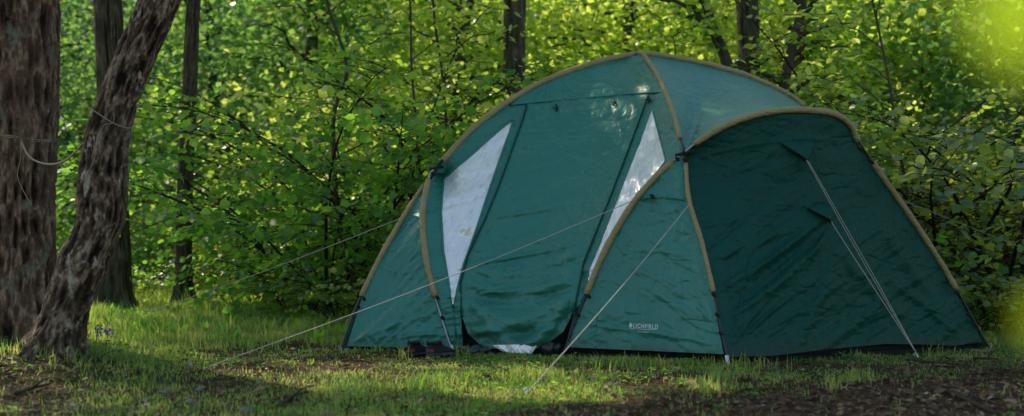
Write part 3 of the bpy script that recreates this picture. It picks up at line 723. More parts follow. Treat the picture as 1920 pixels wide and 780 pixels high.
def crease(px, py, items):
    d = np.zeros(px.shape)
    for (x0, y0, x1, y1, sag, wd, amp) in items:
        t = np.linspace(0, 1, 26); cx_ = x0 + (x1 - x0) * t; cy_ = y0 + (y1 - y0) * t + 4 * sag * t * (1 - t)
        q = np.stack([px.ravel(), py.ravel()], -1); best = np.full(len(q), 1e9); bt = np.zeros(len(q))
        for k in range(25):
            a = np.array([cx_[k], cy_[k]]); b = np.array([cx_[k + 1], cy_[k + 1]]); ab = b - a
            u = np.clip(((q - a) @ ab) / (ab @ ab), 0, 1); dd = np.linalg.norm(q - (a + u[:, None] * ab), axis=1)
            m = dd < best; best[m] = dd[m]; bt[m] = (t[k] + u * (t[1]))[m]
        env = np.clip(np.sin(np.clip(bt, .02, .98) * PI), 0, 1) ** .4
        d += (amp * env * np.exp(-(best / wd) ** 2)).reshape(px.shape)
    return d

def dirn(px, py, ang, ln, wd, amp, seed, wt=1.0, p=1.0):
    a = math.radians(ang); u = px * math.cos(a) + py * math.sin(a); v = -px * math.sin(a) + py * math.cos(a)
    v = v + 14 * (noise3(px / 70, py / 70, seed=seed + 5) - .5)
    n = fbm(u / ln, v / wd, oct=3, seed=seed) - .5
    return amp * n * 2 * wt

def strip(cl, cr, nu, nv, depth, disp, v0=0., v1=1.):
    """cl, cr: lists of (v, px, py); surface between them with depth(px,py), displaced towards the viewer side"""
    cl = np.array(cl, float); cr = np.array(cr, float); v = np.linspace(v0, v1, nv)
    kv = np.r_[cl[:, 0], cr[:, 0]]; kv = kv[(kv > v0) & (kv < v1)]; v = np.unique(np.round(np.r_[v, kv], 5)); nv = len(v)
    L = np.stack([np.interp(v, cl[:, 0], cl[:, 1]), np.interp(v, cl[:, 0], cl[:, 2])], -1); R = np.stack([np.interp(v, cr[:, 0], cr[:, 1]), np.interp(v, cr[:, 0], cr[:, 2])], -1)
    u = np.linspace(0, 1, nu)[None, :, None]; q = L[:, None] * (1 - u) + R[:, None] * u; px, py = q[..., 0], q[..., 1]
    Yd = depth(px, py); e = np.minimum(np.minimum(u[..., 0], 1 - u[..., 0]) * 9, 1)
    Yd = Yd - disp(px, py) * (.25 + .75 * e)
    return WA(np.stack([px, py, Yd], -1)).reshape(-1, 3), grid_faces(nu, nv)

tent = empty('dome_tent', (1.0, 8.8, 0)); tag(tent, 'large dark green dome tent with khaki pole sleeves and closed door in the clearing', 'tent')
TL = np.array([1.0, 8.8, 0])
def tmk(name, V, fs, mat, parent=tent, **kw):
    o = mk(name, np.asarray(V) - TL, fs, mat, parent, **kw); return o
def tbuild(mb, name, mat, parent=tent):
    mb.V = [v - TL for v in mb.V]; return mb.build(name, mat, parent)

def onto(S, i0, i1, v0, v1, rev=False, step=2):
    q = PX(seg(S, i0, i1))[::step]; q = q[::-1] if rev else q
    d = np.r_[0, np.cumsum(np.linalg.norm(np.diff(q[:, :2], axis=0), axis=1))]
    return [(v0 + (v1 - v0) * a / d[-1], b[0], b[1]) for a, b in zip(d, q)]
def dpts(S, i0, i1, step=4): return [tuple(p) for p in PX(seg(S, i0, i1))[::step]]

def radial(x, y, a0, a1, n, l0, l1, amp, seed, wd=3.2):
    r = np.random.default_rng(seed); o = []
    for k in range(n):
        a = math.radians(r.uniform(a0, a1)); L = r.uniform(l0, l1); g = r.uniform(.1, .35) * L
        o.append((x + g * math.cos(a), y - g * math.sin(a), x + L * math.cos(a), y - L * math.sin(a), r.uniform(-3, 3), wd * r.uniform(.7, 1.5), amp * r.uniform(-.6, 1.)))
    return o
# --- front wall surface (door side)
fpts = dpts(S4, 0, 7) + dpts(S1, 6, 11) + dpts(S2, 6, 11) + dpts(S3, 0, 7)
fpts += [(860, 318, 8.86), (890, 285, 8.95), (845, 365, 8.70), (935, 240, 9.08), (940, 640, 8.22), (1030, 420, 8.5), (940, 420, 8.56), (1100, 300, 8.78), (1000, 300, 8.85), (1150, 200, 9.08), (1060, 190, 9.22), (980, 200, 9.2), (960, 540, 8.34), (1230, 260, 8.6), (850, 400, 8.60), (1000, 640, 8.15), (1050, 560, 8.18), (880, 560, 8.36)]
_seen = {}; 
for p in fpts: _seen[(round(p[0]), round(p[1]))] = p
FRONT = RBF(list(_seen.values()))
def fd(px, py):
    return 1.5 * fd_(px, py)
def fd_(px, py):
    top = 1 - sm(190, 250, py)
    d = dirn(px, py, -12, 200, 26, .014, 61) + dirn(px, py, 62, 90, 13, .008, 62) + dirn(px, py, -20, 70, 9, .004, 65) + dirn(px, py, 100, 90, 9, .009, 63, top)
    low = sm(440, 560, py); d = d + dirn(px, py, -6, 170, 26, .040, 64, low)
    return d + crease(px, py, radial(868, 500, -40, 60, 7, 40, 130, .010, 1) + radial(1095, 490, 120, 220, 7, 40, 130, .010, 2) + radial(1120, 340, 110, 250, 6, 30, 110, .007, 3) + radial(1275, 268, 110, 200, 5, 20, 60, .006, 4) + radial(812, 330, -70, -10, 6, 20, 70, .006, 5) + radial(868, 565, -30, 40, 5, 40, 120, .012, 6) + [(905, 333, 1060, 305, 2, 3, .008), (900, 410, 1105, 376, 3, 3.5, .012), (880, 492, 1095, 452, 6, 4, .018), (870, 500, 1088, 470, 22, 12, .030), (870, 525, 1088, 505, 34, 12, .040), (868, 560, 1080, 545, 46, 15, .055), (1060, 200, 930, 480, 0, 8, .006), (1000, 215, 1120, 330, 12, 7, .008), (1000, 330, 1130, 420, 0, 5, .006), (1010, 250, 1140, 290, 10, 6, .006)])
def door_d(px, py):
    return fd(px, py) + crease(px, py, [(872, 570, 1075, 560, 74, 13, .05), (880, 628, 1035, 617, -8, 8, .035), (1080, 560, 1000, 640, 0, 12, .045), (870, 560, 925, 640, 0, 10, -.03), (1075, 590, 960, 640, 0, 8, -.03), (868, 500, 900, 610, 0, 9, .02)]) - .05 * sm(560, 660, py) * np.clip(np.sin((px - 868) / 200 * PI), 0, 1) * -1.2
c0 = [(0, 957, 196)] + [(v, a, b) for v, a, b in onto(S1, 7, 9, 0, .28, True) if b > 200] + onto(S4, 0, 7, .30, 1, True)
c0 = sorted(c0)
c1 = [(0, 966, 198), (.05, 961, 224), (.30, 832, 336), (.45, 827, 400), (.6, 831, 470), (.80, 848, 570), (1, 857, 652)]
c2 = [(0, 967, 198), (.05, 963, 225), (.30, 916, 360), (.45, 895, 425), (.6, 870, 495), (.80, 850, 571), (1, 858, 652)]
c3 = [(0, 992, 196), (.05, 984, 222), (.30, 938, 350), (.45, 912, 412), (.6, 880, 480), (.72, 866, 530), (.85, 865, 590), (1, 868, 652)]
c3d = [(0, 990, 191), (.05, 981, 222), (.30, 935, 350), (.45, 909, 412), (.6, 877, 480), (.72, 863, 530), (.85, 865, 590), (.93, 878, 626), (1, 908, 653)]
c4d = [(0, 1218, 173), (.15, 1186, 260), (.35, 1140, 380), (.6, 1095, 490), (.75, 1084, 545), (.85, 1074, 588), (.93, 1056, 622), (1, 1014, 654)]
c4 = [(0, 1216, 178), (.15, 1184, 260), (.35, 1138, 380), (.6, 1093, 490), (.75, 1082, 545), (.85, 1075, 590), (1, 1060, 650)]
c5 = [(0, 1226, 177), (.08, 1222, 206), (.35, 1158, 372), (.65, 1105, 505), (.8, 1096, 550), (1, 1064, 651)]
c6 = [(0, 1228, 177), (.08, 1224, 206), (.27, 1249, 302), (.36, 1218, 340), (.5, 1164, 412), (.65, 1122, 500), (.8, 1098, 551), (1, 1066, 651)]
c7 = [(0, 1246, 172)] + [(v, a, b) for v, a, b in onto(S2, 6, 9, 0, .22, True) if b > 176] + onto(S3, 0, 7, .24, 1, True)
c7 = sorted(c7)
fly = []
def addstrip(*a):
    V, f = strip(*a); fly.append((V, f))
def build_list(lst, name, mat, parent=tent):
    m = MB()
    for V, f in lst: m.add(V, [f])
    return tbuild(m, name, mat, parent)
addstrip(c0, c1, 26, 200, FRONT, fd); addstrip(c2, c3, 14, 200, FRONT, fd)
addstrip(c1, c2, 3, 12, FRONT, fd, 0, .05); addstrip(c1, c2, 3, 30, FRONT, fd, .8, 1)
addstrip(c4, c5, 8, 200, FRONT, fd); addstrip(c5, c6, 3, 12, FRONT, fd, 0, .08); addstrip(c5, c6, 3, 30, FRONT, fd, .8, 1)
addstrip(c6, c7, 20, 220, FRONT, fd)
# upper front panel above the seam: between the left pole and the peak
seam = [(957, 196), (1020, 190), (1100, 183), (1180, 176), (1246, 172)]
def topd(px, py): return 1.4 * dirn(px, py, -15, 200, 40, .008, 66) + crease(px, py, [(960, 196, 1246, 171, 0, 3, .006), (1080, 165, 1230, 140, 3, 4, .004)])
up1 = onto(S1, 9, 11, 0, 1); x_ = [p for p in up1 if p[1] > 957]
rr = onto(S2, 9, 11, 0, 1)
topc = [(957, 196)] + [(a, b) for _, a, b in up1 if a > 960]; botc = seam + [(a, b) for _, a, b in sorted(rr)][1:] if False else None
tl = np.array([(957, 196)] + [(a, b) for _, a, b in onto(S1, 8, 11, 0, 1) if a > 959]); 
bl = np.array(seam + [(a, b) for _, a, b in onto(S2, 9, 11, 0, 1) if b < 170])
def vparam(a):
    d = np.r_[0, np.cumsum(np.linalg.norm(np.diff(a, axis=0), axis=1))]; return [(x / d[-1], p[0], p[1]) for x, p in zip(d, a)]
# match the seam's right end to .8 of the way
blp = vparam(bl); tlp = vparam(tl)
addstrip(tlp, blp, 60, 160, FRONT, topd)
# --- left wing panel
apts = dpts(S1, 0, 6) + dpts(S4, 0, 7) + [(730, 650, 8.3), (745, 560, 8.42), (765, 470, 8.55), (655, 650, 8.36)]
_s2 = {}
for p in apts: _s2[(round(p[0]), round(p[1]))] = p
LEFT = RBF(list(_s2.values()))
def ld(px, py):
    return 1.9 * ld_(px, py)
def ld_(px, py):
    return dirn(px, py, -38, 150, 15, .011, 71) + dirn(px, py, -50, 80, 7, .005, 72) + crease(px, py, radial(655, 645, 5, 75, 10, 50, 170, .007, 7) + radial(848, 650, 100, 170, 6, 40, 120, .006, 8) + radial(800, 400, 190, 260, 5, 20, 60, .006, 9) + [(655, 645, 770, 540, 6, 6, .008), (665, 640, 800, 590, -4, 5, .008), (750, 632, 845, 628, -3, 4, .010), (720, 500, 790, 430, 0, 5, .005), (680, 640, 745, 628, -3, 5, .006), (770, 400, 800, 412, 1, 3, .008)])
a0 = onto(S1, 2, 6, 0, .72, True); a0 = sorted(a0) + [(.86, 664, 606), (1, 650, 649)]
a1 = sorted(onto(S4, 0, 7, 0, 1, True)); a1[-1] = (1, 850, 654); a1 = [p for p in a1 if p[2] < 652 or p[0] == 1]
addstrip(a0, a1, 75, 150, LEFT, ld)
# --- right front panel (with the print)
fp = dpts(S3, 0, 7) + dpts(S2, 0, 6) + [(1200, 650, 7.9), (1220, 520, 7.97), (1240, 420, 8.03), (1150, 600, 8.0), (1290, 600, 7.76)]
_s3 = {}
for p in fp: _s3[(round(p[0]), round(p[1]))] = p
RF = RBF(list(_s3.values()))
def rfd(px, py):
    return 1.8 * rfd_(px, py)
def rfd_(px, py):
    return dirn(px, py, 12, 160, 30, .012, 81) + dirn(px, py, 35, 100, 12, .007, 82) + crease(px, py, radial(1352, 655, 95, 170, 12, 50, 190, .007, 10) + radial(1070, 645, 10, 80, 8, 40, 140, .006, 11) + radial(1288, 378, 185, 265, 8, 20, 90, .006, 12) + [(1105, 605, 1180, 618, 2, 4, .009), (1180, 618, 1350, 650, -3, 5, .010), (1300, 560, 1350, 625, 0, 5, .008), (1195, 373, 1291, 376, -5, 3, .012), (1240, 330, 1285, 372, 0, 6, .006), (1270, 300, 1275, 370, 0, 6, .006), (1180, 470, 1330, 480, -3, 5, .005), (1220, 540, 1330, 600, 5, 7, .006), (1130, 560, 1120, 640, 0, 6, .006)])
r0 = sorted(onto(S3, 0, 7, 0, 1, True)); r0[-1] = (1, 1064, 651); r0 = [p for p in r0 if p[2] < 650 or p[0] == 1]
r1 = sorted(onto(S2, 2, 6, 0, .76, True)) + [(.88, 1346, 605), (1, 1357, 664)]
addstrip(r0, r1, 95, 160, RF, rfd)
front_ob = build_list(fly, 'front_flysheet', TEAL)
fly = []
# --- right end wall
gp = dpts(S2, 0, 6) + dpts(S3, 7, 20) + [(1600, 655, 8.02), (1480, 660, 7.76), (1740, 645, 8.33), (1450, 450, 7.95), (1600, 450, 8.12), (1500, 300, 8.05), (1400, 300, 8.08), (1560, 560, 7.98), (1420, 560, 7.78), (1700, 540, 8.33)]
_s4 = {}
for p in gp: _s4[(round(p[0]), round(p[1]))] = p
GE = RBF(list(_s4.values()))
def gd(px, py):
    return 1.9 * gd_(px, py)
def gd_(px, py):
    lowr = sm(330, 430, py)
    d = dirn(px, py, -38, 420, 24, .018, 91, lowr) + dirn(px, py, -30, 120, 9, .003, 92) + dirn(px, py, -5, 200, 40, .005, 93)
    return d + crease(px, py, radial(1368, 660, 10, 88, 14, 60, 240, .009, 13) + radial(1300, 290, -80, -5, 8, 40, 150, .006, 14) + radial(1561, 412, 180, 260, 8, 40, 180, .010, 15) + radial(1835, 640, 110, 175, 8, 40, 200, .007, 16) + [(1335, 545, 1550, 400, 14, 8, .024), (1345, 600, 1560, 430, 20, 9, .026), (1350, 480, 1530, 395, 8, 9, .014), (1370, 620, 1480, 520, 10, 8, .012), (1500, 640, 1570, 480, 8, 12, .022), (1310, 430, 1430, 405, -5, 6, .008),
                                   (1580, 480, 1700, 600, 0, 14, .014), (1640, 400, 1780, 600, 0, 16, .018), (1660, 520, 1800, 630, -8, 10, .016), (1300, 300, 1600, 262, -16, 4, .004), (1340, 530, 1480, 560, -4, 4, .008)])
gt = PX(seg(S3, 7, 20))[:, :2]; gt = gt[gt[:, 1] < 700]
d_ = np.r_[0, np.cumsum(np.linalg.norm(np.diff(gt, axis=0), axis=1))]
gtop = [(a / d_[-1], p[0], p[1]) for a, p in zip(d_, gt)]
gtop = [p for p in gtop if p[2] < 600 or p[1] < 1700]; gtop[-1] = (gtop[-1][0], gtop[-1][1], gtop[-1][2]); gtop.append((1, 1842, 641))
lo_ = PX(seg(S2, 2, 6))[::-1][::2, :2]; dd_ = np.r_[0, np.cumsum(np.linalg.norm(np.diff(lo_, axis=0), axis=1))]
gbot = [(.42 * a / dd_[-1] * .7, p[0], p[1]) for a, p in zip(dd_, lo_)] + [(.36, 1350, 606), (.44, 1362, 669), (.55, 1450, 667), (.65, 1550, 655), (.78, 1660, 645), (.86, 1730, 646), (.93, 1790, 648), (1, 1841, 642)]
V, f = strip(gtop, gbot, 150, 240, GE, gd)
tmk('side_wall', V, [f], TEAL_SHADED)
# --- roof panel right of the peak, lofted in 3-D between the poles
def loft(A, B, n, m, mat_list, bulge=0., bdir=(0, 0, 1), nz_amp=.006, seed=0):
    A = np.asarray(A); B = np.asarray(B); u = np.linspace(0, 1, m)[None, :, None]; V = A[:, None] * (1 - u) + B[:, None] * u
    V = V + np.asarray(bdir, float) * bulge * np.sin(u * PI) * np.sin(np.linspace(.03, .97, len(A)) * PI)[:, None, None]
    nn = fbm(V[..., 0] * 4, V[..., 2] * 4 + V[..., 1] * 3, oct=3, seed=seed) - .5
    V = V + nn[..., None] * nz_amp * np.asarray(bdir, float); mat_list.append((V.reshape(-1, 3), grid_faces(m, len(A))))
a = np.vstack([resamp(seg(S1, 11, 13), 40)[:-1], resamp(seg(S1, 13, 15), 40)[:-1], resamp(seg(S1, 15, 18), 60)])
b = np.vstack([resamp(seg(S2, 6, 11)[::-1], 40)[:-1], resamp(seg(S3, 7, 12), 40)[:-1], resamp(seg(S3, 12, 20), 60)])
loft(a, b, 0, 40, fly, -.05, (-.3, -.5, .8), .01, 5)
build_list(fly, 'roof_panel', TEAL)
fly = []
loft(resamp(seg(S1, 11, 18), 60), resamp(seg(S2, 11, 15), 60), 0, 16, fly, .05, (.5, .8, .2))
loft(resamp(seg(S1, 0, 6)[::-1], 40), resamp(seg(S4, 7, 10), 40), 0, 14, fly, .15, (.1, .9, -.3))
n1 = np.vstack([resamp(seg(S1, 6, 11)[::-1], 30)[:-1], resamp(seg(S4, 7, 10), 30)]); loft(n1, resamp(seg(S2, 11, 15), len(n1)), 0, 16, fly, .3, (.1, .9, -.3))
build_list(fly, 'back_flysheet', TEAL)
# --- door and windows
def film_edge(curves, par):
    for cc_, va, vb in curves:
        arr = np.array(cc_); m = MB(); pts = []
        for q_ in np.linspace(va, vb, 60):
            x_e, y_e = np.interp(q_, arr[:, 0], arr[:, 1]), np.interp(q_, arr[:, 0], arr[:, 2]); qa = np.array([[x_e, y_e]])
            pts.append(W(x_e, y_e, float((FRONT(qa[:, 0], qa[:, 1]) - fd(qa[:, 0], qa[:, 1]) * .25)[0]) - .004))
        m.tube(np.array(pts), .008, 6, True, .35); tbuild(m, 'window_binding', TEAL, par)
V, f = strip(c3d, c4d, 96, 190, lambda x, y: FRONT(x, y) - .014 + .02 * (1 - sm(170, 210, y)), door_d); door = tmk('door_panel', V, [f], TEAL)
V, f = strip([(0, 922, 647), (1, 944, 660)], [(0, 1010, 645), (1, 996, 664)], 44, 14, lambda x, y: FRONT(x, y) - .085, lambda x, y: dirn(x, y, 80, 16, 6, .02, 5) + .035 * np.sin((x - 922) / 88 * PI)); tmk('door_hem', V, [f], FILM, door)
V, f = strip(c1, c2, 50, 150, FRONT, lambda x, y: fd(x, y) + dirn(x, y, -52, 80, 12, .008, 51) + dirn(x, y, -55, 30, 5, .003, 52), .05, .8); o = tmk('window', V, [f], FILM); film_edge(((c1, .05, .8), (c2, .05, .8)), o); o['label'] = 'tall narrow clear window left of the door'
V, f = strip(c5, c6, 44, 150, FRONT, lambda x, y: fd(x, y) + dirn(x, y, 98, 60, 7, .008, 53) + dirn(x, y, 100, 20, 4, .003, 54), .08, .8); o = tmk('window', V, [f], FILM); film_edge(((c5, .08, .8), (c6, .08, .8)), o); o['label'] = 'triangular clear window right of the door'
m = MB(); m.tube(np.array([W(x, np.interp(x, [a for a, b in seam], [b for a, b in seam]), float(FRONT(np.array([[x]], float), np.array([[np.interp(x, [a for a, b in seam], [b for a, b in seam])]], float))[0, 0]) - .010) for x in np.linspace(958, 1245, 60)]), .008, 6, True, .8); tbuild(m, 'seam_binding', TEAL)
# zips down both door edges
def surf(px, py, off): q = np.array([[px, py]], float); return W(px, py, float(FRONT(q[:, 0], q[:, 1])[0]) - off)
for cc, side in ((c3d, -1), (c4d, 1)):
    m = MB(); arr = np.array(cc); v = np.linspace(0.01, .86, 60); pts = [surf(np.interp(t, arr[:, 0], arr[:, 1]), np.interp(t, arr[:, 0], arr[:, 2]), .028) for t in v]
    m.tube(np.array(pts), .0065, 6, True, .5); tbuild(m, 'zip', TEAL_SHADED, door)
# toggles under the seam and the storage ties
for (x, y) in ((1042, 203), (1150, 192), (1215, 188)):
    m = MB(); m.tube(np.array([surf(x, y - 8, .03), surf(x + 3, y, .035), surf(x, y + 6, .035)]), [.004, .008, .004], 6); m.tube(np.array([surf(x - 6, y - 2, .03), surf(x + 5, y + 2, .035)]), .004, 5); tbuild(m, 'toggle', BLACKF)

# sleeves and bare poles
def tubeseg(name, S, i0, i1, r, mat, off=.012, n=10, flat=1.0, wr=0., ends=0):
    P = seg(S, i0, i1); P = resamp(P, max(8, len(P)))
    c = np.array([1.0, 9.4, .6]); d = P - c; d /= np.linalg.norm(d, axis=1)[:, None]; P = P + d * off
    rr_ = np.full(len(P), r) * (1 + wr * (fbm(np.arange(len(P)) * .45, np.zeros(len(P)), seed=i0 + 7) - .5))
    m = MB(); m.tube(P, rr_, n, True, flat); return tbuild(m, name, mat)
for a_ in (('pole_sleeve', S1, 2, 5, .018), ('pole_sleeve', S1, 7, 11, .022), ('pole_sleeve', S1, 11, 18, .022), ('pole_sleeve', S2, 2, 5, .0155), ('pole_sleeve', S2, 7, 11, .0165), ('pole_sleeve', S2, 11, 15, .018),
           ('pole_sleeve', S3, 2, 6, .021), ('pole_sleeve', S3, 8, 15, .021), ('pole_sleeve', S3, 16, 19, .020), ('pole_sleeve', S4, 2, 6, .021), ('pole_sleeve', S4, 7, 10, .018)):
    tubeseg(*a_, KHAKI, wr=.35)
for a_ in (('pole', S1, 0, 2, .0075, POLE), ('pole', S1, 5, 7, .0075, POLE), ('pole', S2, 0, 2, .008, POLE), ('pole', S2, 5, 7, .0075, POLE), ('pole', S3, 0, 2, .009, POLE), ('pole', S3, 6, 8, .009, STEEL), ('pole', S3, 15, 16, .009, POLE),
           ('pole', S3, 19, 20, .008, POLE), ('pole', S4, 0, 2, .008, STEEL), ('pole', S4, 6, 7, .009, STEEL)):
    tubeseg(*a_[:5], a_[5], off=.012)
for S_ in (S2, S4):
    P = seg(S_, 0, 1); m = MB(); m.tube(np.array([P[0] + [0, -.012, -.02], P[3] + [0, -.012, 0]]), .012 if S_ is S2 else .009, 10); tbuild(m, 'pole_tip', TIP)
# clips holding fabric to bare poles
clip_pts = [(824, 310, 8.84), (812, 326, 8.78), (1270, 298, 8.12), (1284, 287, 8.10), (1284, 300, 8.10), (1104, 556, 8.08), (1338, 552, 7.66), (1345, 590, 7.63), (1352, 625, 7.6), (682, 560, 8.46), (672, 575, 8.44), (820, 558, 8.33), (830, 596, 8.3), (1612, 278, 8.2), (1630, 300, 8.28), (1794, 548, 8.5), (1815, 590, 8.5), (1084, 590, 8.07), (1223, 368, 8.11)]
for (x, y, d) in clip_pts:
    m = MB(); c = W(x, y, d - .02); m.tube(np.array([c + [-.012, 0, .012], c, c + [.012, 0, -.012]]), [.008, .013, .008], 6); tbuild(m, 'clip', BLACKF)
for (a0_, b0_) in (((830, 300, 8.83), (795, 352, 8.76)), ((806, 318, 8.83), (832, 312, 8.83)), ((1266, 291, 8.1), (1304, 283, 8.07))):
    m = MB(); m.tube(np.array([W(*a0_), W(*b0_)]), .010, 6, True, .5); tbuild(m, 'crossing_strap', BLACKF)
# vents (little hoods) on the end wall
def vent(tri, cord_px):
    (x0, y0), (x1, y1), (x2, y2) = tri; m = MB(); q = np.array([[x0, y0], [x1, y1], [x2, y2]], float); Yd = GE(q[:, 0], q[:, 1])
    V = np.array([W(x0, y0, Yd[0] - .02), W(x1, y1, Yd[1] - .11), W(x2, y2, Yd[2] - .01)])
    n = 8; pts = []; 
    for i in range(n + 1):
        for j in range(n + 1 - i):
            a_, b_ = i / n, j / n; pts.append(V[0] * (1 - a_ - b_) + V[1] * a_ + V[2] * b_ - np.array([0, .03, 0]) * a_ * b_ * 4)
    idx = {}; k = 0
    for i in range(n + 1):
        for j in range(n + 1 - i): idx[(i, j)] = k; k += 1
    fs_ = []
    for i in range(n):
        for j in range(n - i):
            fs_.append([idx[(i, j)], idx[(i + 1, j)], idx[(i, j + 1)]])
            if i + j < n - 1: fs_.append([idx[(i + 1, j)], idx[(i + 1, j + 1)], idx[(i, j + 1)]])
    m.add(pts, [np.array(fs_)]); hood = tbuild(m, 'vent_hood', TEAL_SHADED)
    a0_, a1_ = cord_px; q = np.array([a0_, a1_], float); Yd = GE(q[:, 0], q[:, 1]); m = MB(); m.tube(np.array([W(a0_[0], a0_[1], Yd[0] - .015), W(a1_[0], a1_[1], Yd[1] - .06)]), [.006, .018], 6); tbuild(m, 'vent_opening', BLACKF, hood)
vent(((1462, 266), (1515, 299), (1528, 262)), ((1468, 271), (1514, 301))); vent(((1508, 386), (1561, 413), (1562, 382)), ((1514, 390), (1560, 415)))
# groundsheet, plus black sheets standing in for shade under hem and behind door
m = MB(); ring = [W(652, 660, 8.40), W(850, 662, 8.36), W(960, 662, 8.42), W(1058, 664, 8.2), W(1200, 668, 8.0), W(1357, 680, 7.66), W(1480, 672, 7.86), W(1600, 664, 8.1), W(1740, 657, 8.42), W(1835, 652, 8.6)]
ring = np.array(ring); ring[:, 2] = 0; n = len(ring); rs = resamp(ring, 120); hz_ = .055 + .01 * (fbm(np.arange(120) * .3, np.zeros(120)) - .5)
m.add(np.vstack([rs - [0, 0, .03], rs + np.stack([0 * hz_, .03 + 0 * hz_, hz_], -1)]), [grid_faces(120, 2)]); tbuild(m, 'hem_gap_shade', BLACKF)
m = MB(); fl_ = np.vstack([ring[:, :2], [[3.1, 10.3], [.6, 11.3], [-.75, 10.3]]]); m.add(np.c_[fl_, np.full(len(fl_), .03)], [np.array([list(range(len(fl_)))])]); tbuild(m, 'groundsheet', BLACKF)
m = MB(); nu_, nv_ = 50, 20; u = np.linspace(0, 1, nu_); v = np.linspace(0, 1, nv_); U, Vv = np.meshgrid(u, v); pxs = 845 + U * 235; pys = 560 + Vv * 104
m.add(WA(np.stack([pxs, pys, FRONT(pxs, pys) + .09 + dirn(pxs, pys, 85, 80, 12, .02, 9)], -1)), [grid_faces(nu_, nv_)]); tbuild(m, 'door_gap_shade', BLACKF)
m = MB()
BPL = simple('black_plastic', (.02, .025, .028), .35)
for (x, y, w_, h_) in ((890, 657, 30, 9), (1030, 652, 22, 13)):
    m = MB(); c = W(x, y, 8.12); t = np.linspace(-1, 1, 14); m.tube(c + np.stack([t * w_ / F * 8.1, .02 * np.sin(t * 5), .01 * np.sin(t * 9)], -1), h_ / F * 8.1 * (1.05 - t * t) ** .5, 8); tbuild(m, 'groundsheet_fold', BPL)
# print
def text_mesh(body, size):
    cu = bpy.data.curves.new('print', 'FONT'); cu.body = body; cu.size = size; cu.extrude = 0; cu.offset = size * .010; cu.space_character = 1.15
    o = bpy.data.objects.new('print', cu); col.objects.link(o); bpy.context.view_layer.update()
    me = bpy.data.meshes.new_from_object(o.evaluated_get(bpy.context.evaluated_depsgraph_get())); V = np.array([v.co[:] for v in me.vertices]); fs_ = {}
    for p in me.polygons: fs_.setdefault(len(p.vertices), []).append(list(p.vertices))
    bpy.data.objects.remove(o); return V, [np.array(x) for x in fs_.values()]
def print_on(body, x0, y0, x1, y1, hpx):
    V, fs_ = text_mesh(body, 1.0); V[:, 0] -= V[:, 0].min(); s = V[:, 0].max(); h = V[:, 1].max(); px = x0 + (x1 - x0) * V[:, 0] / s; py = y0 + (y1 - y0) * V[:, 0] / s - V[:, 1] / h * hpx
    Yd = RF(px, py) - rfd(px, py) - .006; return WA(np.stack([px, py, Yd], -1)), fs_
m = MB(); V, f = print_on('LICHFIELD', 1187, 614.0, 1234, 616.4, 7.6); m.add(V, f); tbuild(m, 'brand_print', WHITE)
m = MB(); V, f = print_on('family dome 6', 1195, 623.6, 1216, 624.8, 4.2); m.add(V, f); tbuild(m, 'model_print', WHITE)
def rfq(x, y, o=.006): q = np.array([[x, y]], float); return W(x, y, float((RF(q[:, 0], q[:, 1]) - rfd(q[:, 0], q[:, 1]))[0]) - o)
m = MB()
m.add([rfq(1180, 607.6), rfq(1180, 613.6), rfq(1184.6, 613.9), rfq(1184.6, 607)], [np.array([[0, 1, 2, 3]])]); m.add([rfq(1181, 606.8), rfq(1182.3, 604.6), rfq(1184, 606.8)], [np.array([[0, 1, 2]])])
m.add([rfq(1181, 615.6), rfq(1181, 616.2), rfq(1208, 617.6), rfq(1232, 618.6), rfq(1232, 618.0), rfq(1208, 617.0)], [np.array([[0, 1, 2, 5], [5, 2, 3, 4]])]); tbuild(m, 'logo_print', WHITE)

# ------------------------------------------------------------------ ropes and pegs
def rope(pts, label, r=.0033, name='guy_rope', mat=ROPE, group='guy ropes of the tent', sag=.01, cat='rope', extra=None):
    P = WA(pts); P = resamp(P, 40) if len(P) == 2 else resamp(spline(P, 12), 60)
    if len(pts) == 2: P[:, 2] -= sag * np.sin(np.linspace(0, PI, 40)) * np.linalg.norm(P[-1] - P[0])
    r = r * .78; m = MB(); m.tube(P, r, 6)
    for e in (extra or []): m.tube(WA(e), r, 5)
    o = m.build(name, mat, None, loc=P[-1]); tag(o, label, cat, group); return P
def gY(py, h=0.): return F * (HC - h) / (py - HZ)
rope([(757, 407, 8.72), (160, 622, gY(622, .02))], 'long rope running from the left edge of the tent to the grass behind the birch')
rope([(1192, 374, 8.14), (355, 700, gY(700))], 'long rope crossing the door and ending in the worn grass at left', .0036)
rope([(1295, 380, 7.93), (985, 740, gY(740))], 'rope from the front pole down to the foreground right of the shoes', .0040)
P_ = rope([(1512, 300, 7.95), (1722, 668, gY(668))], 'outer of the two ropes on the shaded end wall, tied to the upper vent', .0032)
rope([(1561, 416, 7.95), (1572, 437, 7.95), (1718, 662, gY(668, .03))], 'short rope on the shaded end wall, tied to the lower vent', .0030)
rope([(1516, 303, 7.95), (1640, 520, 7.97), (1716, 658, gY(668, .05))], 'inner strand beside the outer rope on the shaded end wall', .0026)
rope([(1690, 375, 8.9), (1920, 466, 9.3), (2080, 530, 9.6)], 'thin rope leading right from the tent through the leaves', .0024)
def peg(px, py, label, mat=STEEL, tilt=.3, L=.035):
    c = W(px, py, gY(py)); c[2] = float(gz(c[0], c[1])); m = MB(); d = np.array([tilt, -.15, 1.]); d /= np.linalg.norm(d)
    m.tube(np.array([c - d * .04, c + d * L]), .0045, 8); t = np.linspace(0, 1.5 * PI, 10); m.tube(c + d * L + np.stack([.008 * np.cos(t) - .008, 0 * t, .008 * np.sin(t)], -1), .003, 6)
    tag(m.build('tent_peg', mat, loc=c), label, 'tent peg', 'metal tent pegs')
peg(985, 740, 'metal peg in the foreground grass at the end of the steep front rope', TIP)
